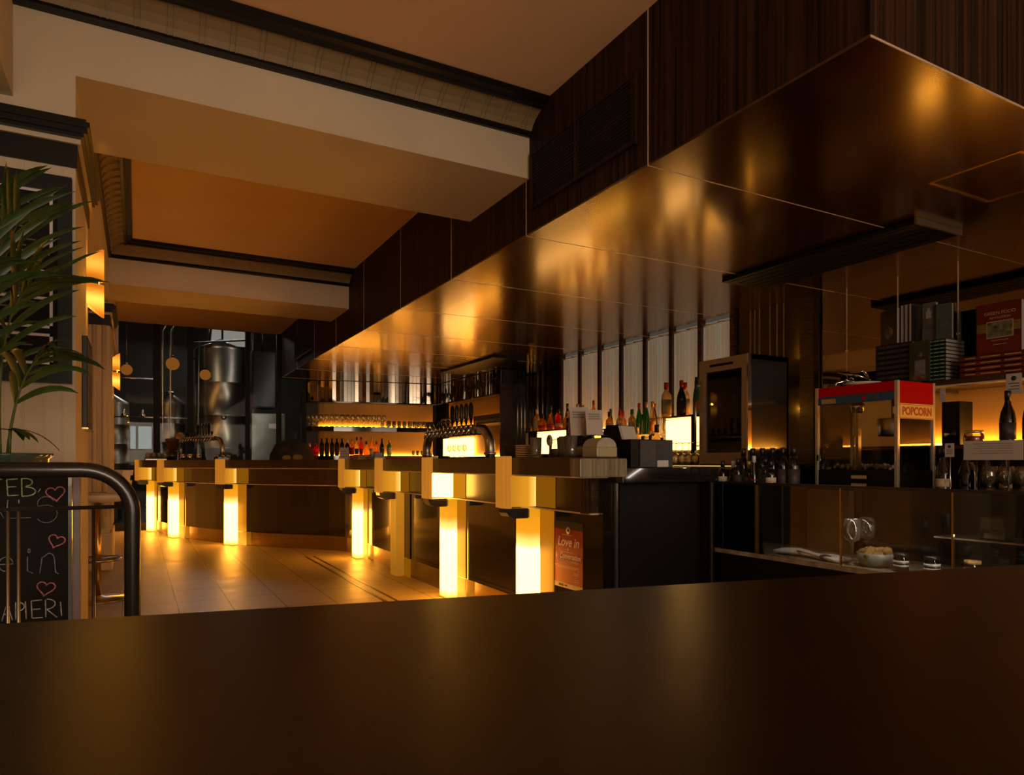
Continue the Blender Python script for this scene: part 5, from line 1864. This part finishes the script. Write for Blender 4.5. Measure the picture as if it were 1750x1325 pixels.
cov_black = pm('cover_black', (.012, .010, .010), .35, noise=.1)
cov_red = pm('cover_red', (.11, .006, .004), .35, noise=.35, nscale=9)
cov_green = pm('cover_green', (.014, .05, .018), .35, noise=.3, nscale=9)
cov_grey = pm('cover_grey', (.10, .095, .09), .45, noise=.4, nscale=14)
sp_grey = pm('spine_grey', (.07, .06, .055), .6, noise=.2, nscale=60)
sp_gold = pm('spine_gold', (.42, .26, .10), .6, noise=.2, nscale=60)
sp_white = pm('spine_white', (.35, .35, .33), .6, noise=.2, nscale=60)
names = ['bottom', 'second from the bottom', 'third from the bottom', 'middle', 'third from the top', 'second from the top', 'topmost']
hb = .038
for k in range(8):
    nm = ['bottom', 'second', 'third', 'fourth', 'fifth', 'sixth', 'seventh', 'topmost'][k]
    flat_book(5.00, 3.10, 1.6555 + k * hb, .22, .28, hb - .001, cov_black, 'black book lying flat in the tall stack behind the popcorn machine, %s counted from below' % nm, 'stack of black books', 0, sp_grey)
for k in range(11):
    flat_book(5.03, 2.80, 1.6555 + k * .0265, .24, .12, .0255, cov_green, 'thin green book in the stack left of the red books, %s' % (['lowest', 'second lowest', 'third lowest', 'fourth from below', 'fifth from below', 'exact middle one', 'fifth from above', 'fourth from above', 'third highest', 'second highest', 'highest'][k]), 'stack of thin green books', 0, sp_white)
for k in range(4):
    flat_book(5.02, 2.44, 1.6555 + k * .036, .24, .42 if False else .40, .035, cov_red, 'red book lying under the standing red book, %s of four' % ['lowest', 'second lowest', 'second highest', 'highest'][k], 'stack of red books', 0, sp_gold)
for k in range(4):
    flat_book(5.04, 2.08, 1.6555 + k * .036, .22, .28, .035, cov_black, 'dark book in the low stack right of the red books, %s of four' % ['lowest', 'second lowest', 'second highest', 'highest'][k], 'low stack of dark books', 0, sp_grey)


def standing_book(x, y, z, w_, h, th, cover, label, rz, lean=0.0, group=None):
    """front cover faces local -X"""
    t = thing('book', label, 'book', group=group)
    MB().box(0, .003, -w_ / 2, w_ / 2, 0, h).box(th - .003, th, -w_ / 2, w_ / 2, 0, h).box(0, th, w_ / 2 - .004, w_ / 2, 0, h).build('cover', cover, t)
    MB().box(.003, th - .003, -w_ / 2 + .003, w_ / 2 - .004, .003, h - .003).build('pages', page_m, t)
    t.location = (x, y, z)
    t.rotation_euler = (0, lean, rz)
    return t


RXW = (PI / 2, 0, -PI / 2)
zt = 1.6555 + 4 * .036 + .0005
b = standing_book(4.93, 2.42, zt, .27, .33, .05, cov_red, 'red recipe book standing upright with a framed harvest picture on its cover', 0)
MB().box(-.0012, 0, -.09, .07, .10, .21).build('cover_picture_border', sp_gold, b)
MB().box(-.002, -.0008, -.084, .064, .106, .204).build('cover_picture', pm('harvest_print', (.10, .10, .05), .5, noise=.9, nscale=30), b)
MB().box(-.0006, .0, -.13, .13, .14, .20).build('cover_band', pm('olive_band', (.16, .11, .015), .5, noise=.2), b)
text('cover_title', 'GREEN FOOD', .030, (-.0015, -.01, .262), RXW, sp_gold, b)
text('cover_title', 'REVOLUTION', .020, (-.0015, -.01, .232), RXW, sp_gold, b)
MB().box(-.0012, 0, -.06, .04, .082, .086).box(-.0012, 0, -.05, .03, .056, .060).build('cover_lines', sp_gold, b)
b = standing_book(5.00, 2.40, zt, .25, .32, .04, pm('cover_cream', (.30, .26, .23), .6, noise=.1), 'pale book standing right behind the upright red recipe book', 0)
zt2 = 1.6555 + 8 * hb + .0005
b = standing_book(4.91, 3.15, zt2, .17, .26, .03, cov_black, 'upright black book with a pale round picture low on its cover', R(-20))
MB().lathe([(.045, -.001), (.045, 0)], (-.0003, .0, .09), 20, axis='X').build('round_picture', pm('plate_print', (.12, .07, .035), .5, noise=.5, nscale=20), b)
text('cover_title', 'COOKING', .028, (-.0015, 0, .20), RXW, sp_grey, b)
for k, (y, cv, lb) in enumerate(((3.035, cov_grey, 'leftmost of three thin white-edged books standing on the black stack'), (3.005, cov_grey, 'middle of three thin white-edged books standing on the black stack'), (2.975, cov_black, 'right-hand of three thin white-edged books standing on the black stack'))):
    t = thing('book', lb, 'book', group='thin books standing on the black stack')
    MB().box(-.10, .10, -.011, -.008, 0, .27).box(-.10, .10, .008, .011, 0, .27).build('cover', cv, t)
    MB().box(-.098, .10, -.008, .008, 0, .268).build('pages', page_m, t)
    t.location = (4.99, y, zt2)
b = standing_book(4.96, 2.885, zt2 - .015, .10, .28, .03, cov_grey, 'grey book standing upright with a pale figure on its cover, right of the thin books', R(0))
MB().box(-.0012, 0, -.018, .018, .17, .22).box(-.0012, 0, -.008, .008, .22, .24).build('pale_figure', sp_white, b)
b = standing_book(4.95, 2.775, 1.6555 + 11 * .0265 + .0005, .10, .25, .04, pm('cover_teal', (.05, .06, .055), .4, noise=.2), 'small grey-green book standing on the stack of thin green books', R(12))
MB().box(-.001, 0, -.03, .03, .1, .12).build('cover_mark', sp_grey, b)
b = standing_book(4.84, 2.88, 1.6555, .16, .285, .006, pm('cover_cook', (.035, .04, .02), .4, noise=.5, nscale=12), 'book standing against the stacks with a pale apron figure and food on its cover', R(-8))
MB().box(-.001, 0, -.045, .035, .03, .15).build('apron', pm('apron_print', (.20, .19, .22), .6, noise=.3, nscale=30), b)
m = MB().lathe([(.022, -.0012), (.022, 0)], (0, 0, .19), 16, axis='X')
m.build('head', pm('head_print', (.12, .06, .035), .6, noise=.2), b)
MB().box(-.0016, -.0004, -.05, .05, .015, .045).build('food', pm('food_print', (.25, .08, .05), .6, noise=.9, nscale=60), b)

# popcorn machine -----------------------------------------------------
t = thing('popcorn_machine', 'red topped popcorn machine with glass sides and a yellow lettered sign', 'popcorn machine')
x0, x1, y0, y1, z0, z1 = 3.92, 4.30, 2.46, 3.02, 0.876, 1.572
p_ = .022
m = MB()
for a in (x0, x1 - p_):
    for c in (y0, y1 - p_):
        m.box(a, a + p_, c, c + p_, z0, z1, .002)
m.build('corner_post', alu, t)
MB().box(x0 + .004, x1 - .004, y0 + .004, y1 - .004, z0, z0 + .16, .003).build('base', black_satin, t)
MB().box(x0 - .001, x0 + .004, y0 + .2, y0 + .30, z0 + .11, z0 + .13).build('base_badge', sp_gold, t)
MB().box(x0 + .003, x1 - .003, y0 + .003, y1 - .003, z1 - .062, z1 - .002, .003).box(x0 + p_, x1 - p_, y0 + .001, y0 + .006, z1 - .135, z1 - .06).build('red_top', red_paint, t)
MB().box(x0 + .001, x0 + .006, y0 + p_, y1 - p_, z1 - .115, z1 - .064).build('switch_panel', blue_paint, t)
MB().box(x0 - .002, x0 + .001, y0 + .12, y0 + .145, z1 - .10, z1 - .075).build('rocker_switch', sp_grey, t)
MB().box(x0 - .002, x0 + .001, y0 + .20, y0 + .225, z1 - .10, z1 - .075).build('red_switch', red_paint, t)
MB().box(x0 - .002, x0 + .001, y1 - .15, y1 - .05, z1 - .108, z1 - .078).build('name_plate', sp_gold, t)
sg = MB().box(x0 + p_, x1 - p_, y0 - .001, y0 + .004, z1 - .225, z1 - .135).build('popcorn_sign', yellow_paint, t)
text('popcorn_lettering', 'POPCORN', .066, ((x0 + x1) / 2, y0 - .0015, z1 - .182), (PI / 2, 0, 0), pm('sign_red', (.50, .05, .015), .5, noise=.05), sg, ext=.0008, sx=.95, bold=.0022)
m = MB()
m.box(x0 + p_, x1 - p_, y0 - .0016, y0 - .001, z1 - .143, z1 - .140).box(x0 + p_, x1 - p_, y0 - .0016, y0 - .001, z1 - .222, z1 - .219)
m.build('sign_rules', MATS['sign_red'], sg)
MB().box(x0 + p_, x1 - p_, y0 + .008, y0 + .011, z0 + .16, z1 - .225).build('side_glass', glass_pane, t)
MB().box(x0 + p_, x1 - p_, y1 - .011, y1 - .008, z0 + .16, z1 - .06).build('side_glass', glass_pane, t)
dr = MB().box(x0 + .006, x0 + .009, y0 + p_, (y0 + y1) / 2 - .002, z0 + .165, z1 - .118).build('door_glass', glass_pane, t)
MB().box(x0 - .004, x0 + .004, y0 + .016, y0 + .028, z0 + .50, z0 + .54).box(x0 - .004, x0 + .004, y0 + .016, y0 + .028, z0 + .22, z0 + .26).build('hinge', chrome, dr)
dr = MB().box(x0 + .006, x0 + .009, (y0 + y1) / 2 + .002, y1 - p_, z0 + .165, z1 - .118).build('door_glass', glass_pane, t)
MB().box(x0 - .004, x0 + .004, y1 - .028, y1 - .016, z0 + .50, z0 + .54).box(x0 - .004, x0 + .004, y1 - .028, y1 - .016, z0 + .22, z0 + .26).build('hinge', chrome, dr)
kt = MB().lathe([(.085, 0), (.09, .01), (.09, .10), (.085, .11), (0, .11)], (4.13, 2.62, 1.25), 28).build('kettle', steel, t)
MB().tube([(4.13, 2.62, 1.36), (4.13, 2.62, 1.50)], .012, 10).tube([(4.13, 2.53, 1.30), (4.13, 2.48, 1.32)], .01, 8).build('kettle_arm', steel, kt)
MB().box(4.02, 4.05, 2.78, 2.82, 1.036, 1.46).build('inner_column', steel, t)
MB().lathe([(.03, 0), (.045, .05), (.03, .07)], (4.04, 2.80, 1.40), 14).build('inner_lamp', chrome, t)
m = MB()
rnd = random.Random(5)
for k in range(60):
    cx, cy = rnd.uniform(3.97, 4.26), rnd.uniform(2.52, 2.96)
    r_ = rnd.uniform(.010, .016)
    m.lathe([(0, -r_), (r_ * .8, -r_ * .5), (r_, 0), (r_ * .8, r_ * .5), (0, r_)], (cx, cy, 1.036 + r_ + rnd.uniform(0, .02)), 6)
o = m.build('popcorn', pm('popcorn_flakes', (.40, .32, .18), .9, noise=.3, nscale=60), t)
o['kind'] = 'stuff'
rebase(t, ((x0 + x1) / 2, (y0 + y1) / 2, z0))
# plate with chrome tangle on the machine's roof
t = thing('chrome_corkscrew_rack', 'tangle of chrome bar tools on a white dish on top of the popcorn machine', 'bar tools')
MB().lathe([(0, 0), (.09, 0), (.115, .014), (.112, .018), (.085, .006), (0, .006)], (4.06, 2.78, 1.5745), 28).build('dish', white_plastic, t)
rnd = random.Random(11)
for k in range(9):
    a = Vector((4.06 + rnd.uniform(-.08, .08), 2.80 + rnd.uniform(-.06, .10), 1.60 + rnd.uniform(0, .04)))
    b2 = a + Vector((rnd.uniform(-.10, .06), rnd.uniform(-.02, .16), rnd.uniform(-.01, .07)))
    c2 = b2 + Vector((rnd.uniform(-.02, .02), rnd.uniform(-.02, .05), rnd.uniform(-.03, .02)))
    MB().tube([a, a.lerp(b2, .5) + Vector((0, 0, .012)), b2, c2], .006, 8, rs=[.004, .009, .006, .004]).build('tool', chrome if k % 3 else black_metal, t)
rebase(t, (4.06, 2.78, 1.5725))

# wine bottles and glasses on the counter ------------------------------
for i, (x, y, lb, txt) in enumerate(((4.02, 2.255, lab_cream, 'left of three dark wine bottles right of the popcorn machine'), (4.08, 2.165, None, 'middle of three dark wine bottles right of the popcorn machine'), (4.10, 2.075, None, 'right of three dark wine bottles right of the popcorn machine, nearest the glasses'))):
    bottle('burgundy', g_dark, cap_black if i != 2 else cap_red, lb, (x, y, .876), txt, 'dark wine bottles beside the popcorn machine', .92)
bottle('burgundy', g_dark, cap_black, lab_dark, (4.86, 2.33, 1.201), 'big dark sparkling wine bottle standing before the glowing wall, left of two', 'big bottles on the back ledge', 1.06)
bottle('burgundy', g_dark, cap_black, lab_dark, (4.86, 2.20, 1.201), 'big dark sparkling wine bottle at the right picture edge, cut off', 'big bottles on the back ledge', 1.06)
for i, (x, y, kd, gm, cp, lb, txt, s_) in enumerate((
        (4.35, 2.28, 'spirit', g_clear, cap_black, lab_cream, 'clear bottle with a white label seen behind the right post of the popcorn machine', .9),
        (4.48, 2.52, 'spirit', g_dark, cap_black, lab_cream, 'dark bottle with a big pale label seen through the popcorn machine', 1.0),
        (4.40, 2.12, 'slender', g_dark, cap_red, lab_cream, 'dark bottle with a red cap and pale label behind the three wine bottles', .9))):
    bottle(kd, gm, cp, lb, (x, y, .876), txt, 'bottles behind the popcorn machine', s_)
for ix in range(4):
    for iy in range(10):
        x = 3.92 + ix * .078
        y = 1.965 - iy * .078 + (ix % 2) * .03
        glass((x, y, .876), 'clear wine glass in the crowd of glasses on the counter, right picture edge', 'wine glasses on the work counter', sc_=.95)
# dark bottles left of the popcorn machine
cn = ['leftmost', 'second from the left', 'third from the left', 'fourth from the left', 'fifth from the left', 'sixth from the left', 'rightmost']
for k in range(7):
    y = 3.54 - k * .070
    kd = ['spirit', 'spirit', 'wine', 'spirit', 'slender', 'wine', 'spirit'][k]
    bottle(kd, g_dark, [cap_black, cap_white, cap_black, cap_gold, cap_white, cap_black, cap_black][k], [lab_cream, None, lab_dark, lab_dark, lab_red, lab_dark, lab_cream][k], (3.62 + .03 * (k % 2), y, .876), 'small dark bottle in the front row left of the popcorn machine, ' + cn[k], 'dark bottles left of the popcorn machine', .75)
for k in range(6):
    y = 3.52 - k * .086
    bottle('wine', g_dark, cap_black, lab_dark, (3.80, y, .876), 'taller dark bottle in the back row left of the popcorn machine, ' + ['leftmost', 'second from the left', 'third from the left', 'third from the right', 'second from the right', 'rightmost'][k], 'dark back-row bottles left of the popcorn machine', .98)
# jar, cards, black panel
t = thing('preserve_jar', 'squat glass jar of red preserve standing in front of the light strip', 'jar')
MB().lathe([(.05, 0), (.058, .01), (.058, .06), (.05, .075), (.052, .08)], (4.80, 2.50, 1.201), 24).build('glass_body', glass_clear, t)
MB().lathe([(0, .003), (.052, .005), (.054, .055), (0, .06)], (4.80, 2.50, 1.201), 20).build('preserve', pm('preserve', (.35, .04, .01), .4, noise=.4, nscale=40), t)
MB().lathe([(.054, .076), (.056, .082), (.054, .094), (0, .096)], (4.80, 2.50, 1.201), 24).build('lid', cap_gold, t)
rebase(t, (4.80, 2.50, 1.201))
t = thing('loudspeaker', 'tall black loudspeaker on the back ledge beside the red preserve jar', 'loudspeaker')
MB().box(4.86, 5.02, 2.62, 2.74, 1.201, 1.50, .006).build('cabinet', black_satin, t)
MB().box(4.857, 4.86, 2.63, 2.73, 1.21, 1.49).build('grille', black_molding, t)
MB().lathe([(.04, -.002), (.035, 0)], (4.856, 2.68, 1.28), 20, axis='X').build('driver', black_metal, t)
rebase(t, (4.94, 2.68, 1.201))


def label_card(name, label, x, ya, yb, za, zb, emblem=True, lines=3, parent_support=None):
    t = thing(name, label, 'card')
    MB().box(x - .0015, x, ya, yb, za, zb).build('card', paper, t)
    m = MB()
    w_, h = yb - ya, zb - za
    ym = (ya + yb) / 2
    if emblem:
        m.lathe([(w_ * .17, -.0008), (w_ * .17, 0)], (x - .0017, ym, zb - h * .24), 16, axis='X')
    top = .5 if emblem else .82
    for k in range(lines):
        z = za + h * (top - k * (.62 if not emblem else .42) / max(1, lines))
        m.box(x - .0025, x - .0016, ya + w_ * .16, yb - w_ * (.16 + .1 * (k % 2)), z, z + h * .035)
    m.build('printing', faint_print if not emblem else ink, t)
    return t


t = label_card('price_card', 'small white card with a dark round emblem in front of the wine bottles and glasses', 3.66, 2.00, 2.045, 1.115, 1.185)
MB().tube([(3.664, 2.022, .876), (3.664, 2.022, 1.12)], .003, 6).build('clip_stem', steel, t)
rebase(t, (3.66, 2.02, .876))
t = label_card('menu_card', 'long pale menu card propped above the wine glasses at the right edge', 3.86, 1.78, 2.06, 1.10, 1.20, False, 5)
MB().tube([(3.865, 1.85, .876), (3.865, 1.85, 1.11)], .004, 6).tube([(3.865, 2.0, .876), (3.865, 2.0, 1.11)], .004, 6).build('stand', black_metal, t)
rebase(t, (3.86, 1.92, .876))
t = label_card('hanging_card', 'white card with a dark round emblem hanging from the shelf edge above the big bottles', 4.872, 2.255, 2.345, 1.52, 1.65)
rebase(t, (4.872, 2.3, 1.52))
t = label_card('hanging_card', 'narrow white card hanging from the shelf edge beside the red popcorn machine top', 4.872, 2.72, 2.755, 1.50, 1.60, False, 2)
rebase(t, (4.872, 2.74, 1.50))

# inside the display case ---------------------------------------------
ZD = .586
t = thing('napkin_roll', 'folded white cloth napkin lying in the glass display case with dark cutlery ends', 'napkin')
m = MB()
n = 14
sec = []
for k in range(n + 1):
    u = k / n
    y = 2.62 - u * .40
    x = 3.12 + .02 * math.sin(u * 5)
    hh = .030 + .006 * math.sin(u * 9) - .010 * (u > .8) * (u - .8) * 5
    ww = .05 + .012 * math.sin(u * 7 + 1)
    sec.append([(x + ww * math.cos(a), y + .008 * math.sin(3 * a), ZD + max(.001, hh * .5 + hh * .5 * math.sin(a) + .002 * math.sin(5 * a + u * 6))) for a in [2 * PI * j / 16 for j in range(16)]])
v = [p for s_ in sec for p in s_]
f = []
for i in range(n):
    for j in range(16):
        j2 = (j + 1) % 16
        f.append((i * 16 + j, i * 16 + j2, (i + 1) * 16 + j2, (i + 1) * 16 + j))
f += [tuple(reversed(range(16))), tuple(range(n * 16, n * 16 + 16))]
m.add(v, f, True)
m.build('cloth', napkin_m, t)
MB().lathe([(0, -.045), (.012, -.03), (.017, 0), (.012, .03), (0, .045)], (3.07, 2.30, ZD + .018), 14, axis='Y').build('spoon_bowl', black_metal, t)
MB().tube([(3.07, 2.34, ZD + .018), (3.10, 2.5, ZD + .03)], .004, 6).build('cutlery_handle', steel, t)
rebase(t, (3.12, 2.42, ZD))
glass((3.09, 2.17, ZD), 'single large wine glass standing in the display case beside the napkin', 'wine glasses in the display case', sc_=1.12)
glass((3.25, 2.20, ZD), 'second wine glass in the display case behind the bread bowl', 'wine glasses in the display case', sc_=1.12)
t = thing('bread_bowl', 'grey bowl heaped with pale bread in the display case', 'bowl')
MB().lathe([(.06, 0), (.075, .02), (.085, .065), (.081, .065), (.07, .02), (0, .012)], (3.14, 2.08, ZD), 28).build('bowl', ceramic, t)
m = MB()
rnd = random.Random(2)
for k in range(26):
    a, q = rnd.uniform(0, 6.28), rnd.uniform(0, .065)
    r_ = rnd.uniform(.016, .026)
    m.lathe([(0, -r_), (r_ * .8, -r_ * .6), (r_, 0), (r_ * .8, r_ * .6), (0, r_)], (3.14 + q * math.cos(a), 2.08 + q * math.sin(a), ZD + .062 + rnd.uniform(-.01, .012)), 8)
o = m.build('bread', bread_m, t)
o['kind'] = 'stuff'
rebase(t, (3.14, 2.08, ZD))
lb3 = pm('jar_label', (.50, .48, .46), .6, noise=.3, nscale=80)
for i, (x, y, lab) in enumerate(((3.10, 1.93, 'small labelled jar nearest the bread bowl in the display case'), (3.12, 1.80, 'middle small labelled jar in the display case'), (3.14, 1.64, 'small labelled jar with a pale lid, right-hand in the display case'))):
    t = thing('condiment_jar', lab, 'jar', group='labelled jars in the display case')
    MB().lathe([(.030, 0), (.033, .005), (.033, .06), (.028, .068), (.028, .072)], (0, 0, 0), 20).build('glass_body', glass_clear, t)
    MB().lathe([(0, .002), (.0315, .004), (.0315, .05), (0, .052)], (0, 0, 0), 18).build('contents', pm('jar_contents_%d' % i, [(.04, .01, .01), (.05, .015, .01), (.20, .12, .05)][i], .5, noise=.3), t)
    MB().lathe([(.0335, .022), (.0335, .030)], (0, 0, 0), 20).lathe([(.0335, .038), (.0335, .050)], (0, 0, 0), 20).build('paper_label', lb3, t)
    MB().lathe([(.031, .068), (.032, .082), (0, .083)], (0, 0, 0), 20).build('lid', [cap_black, cap_black, bread_m][i], t)
    t.location = (x, y, ZD)
for i, (x, y, lab) in enumerate(((3.30, 1.62, 'left of two clear glass cubes at the back of the display case'), (3.30, 1.40, 'right of two clear glass cubes at the back of the display case'))):
    t = thing('glass_cube', lab, 'glass block', group='glass cubes in the display case')
    MB().box(-.05, .05, -.05, .05, 0, .10, .006).build('body', glass_clear, t)
    MB().box(-.04, .04, -.04, .04, .004, .03, .006).build('base', ceramic, t)
    t.location = (x, y, .75)
t = thing('glass_shelf', 'inner shelf in the display case carrying the two glass cubes', 'shelf')
MB().box(3.22, 3.47, .5, 1.85, .742, .749).build('board', marble, t)
MB().box(3.45, 3.479, .5, 1.85, .72, .742).build('bracket', steel, t)
rebase(t, (3.35, 1.2, .742))
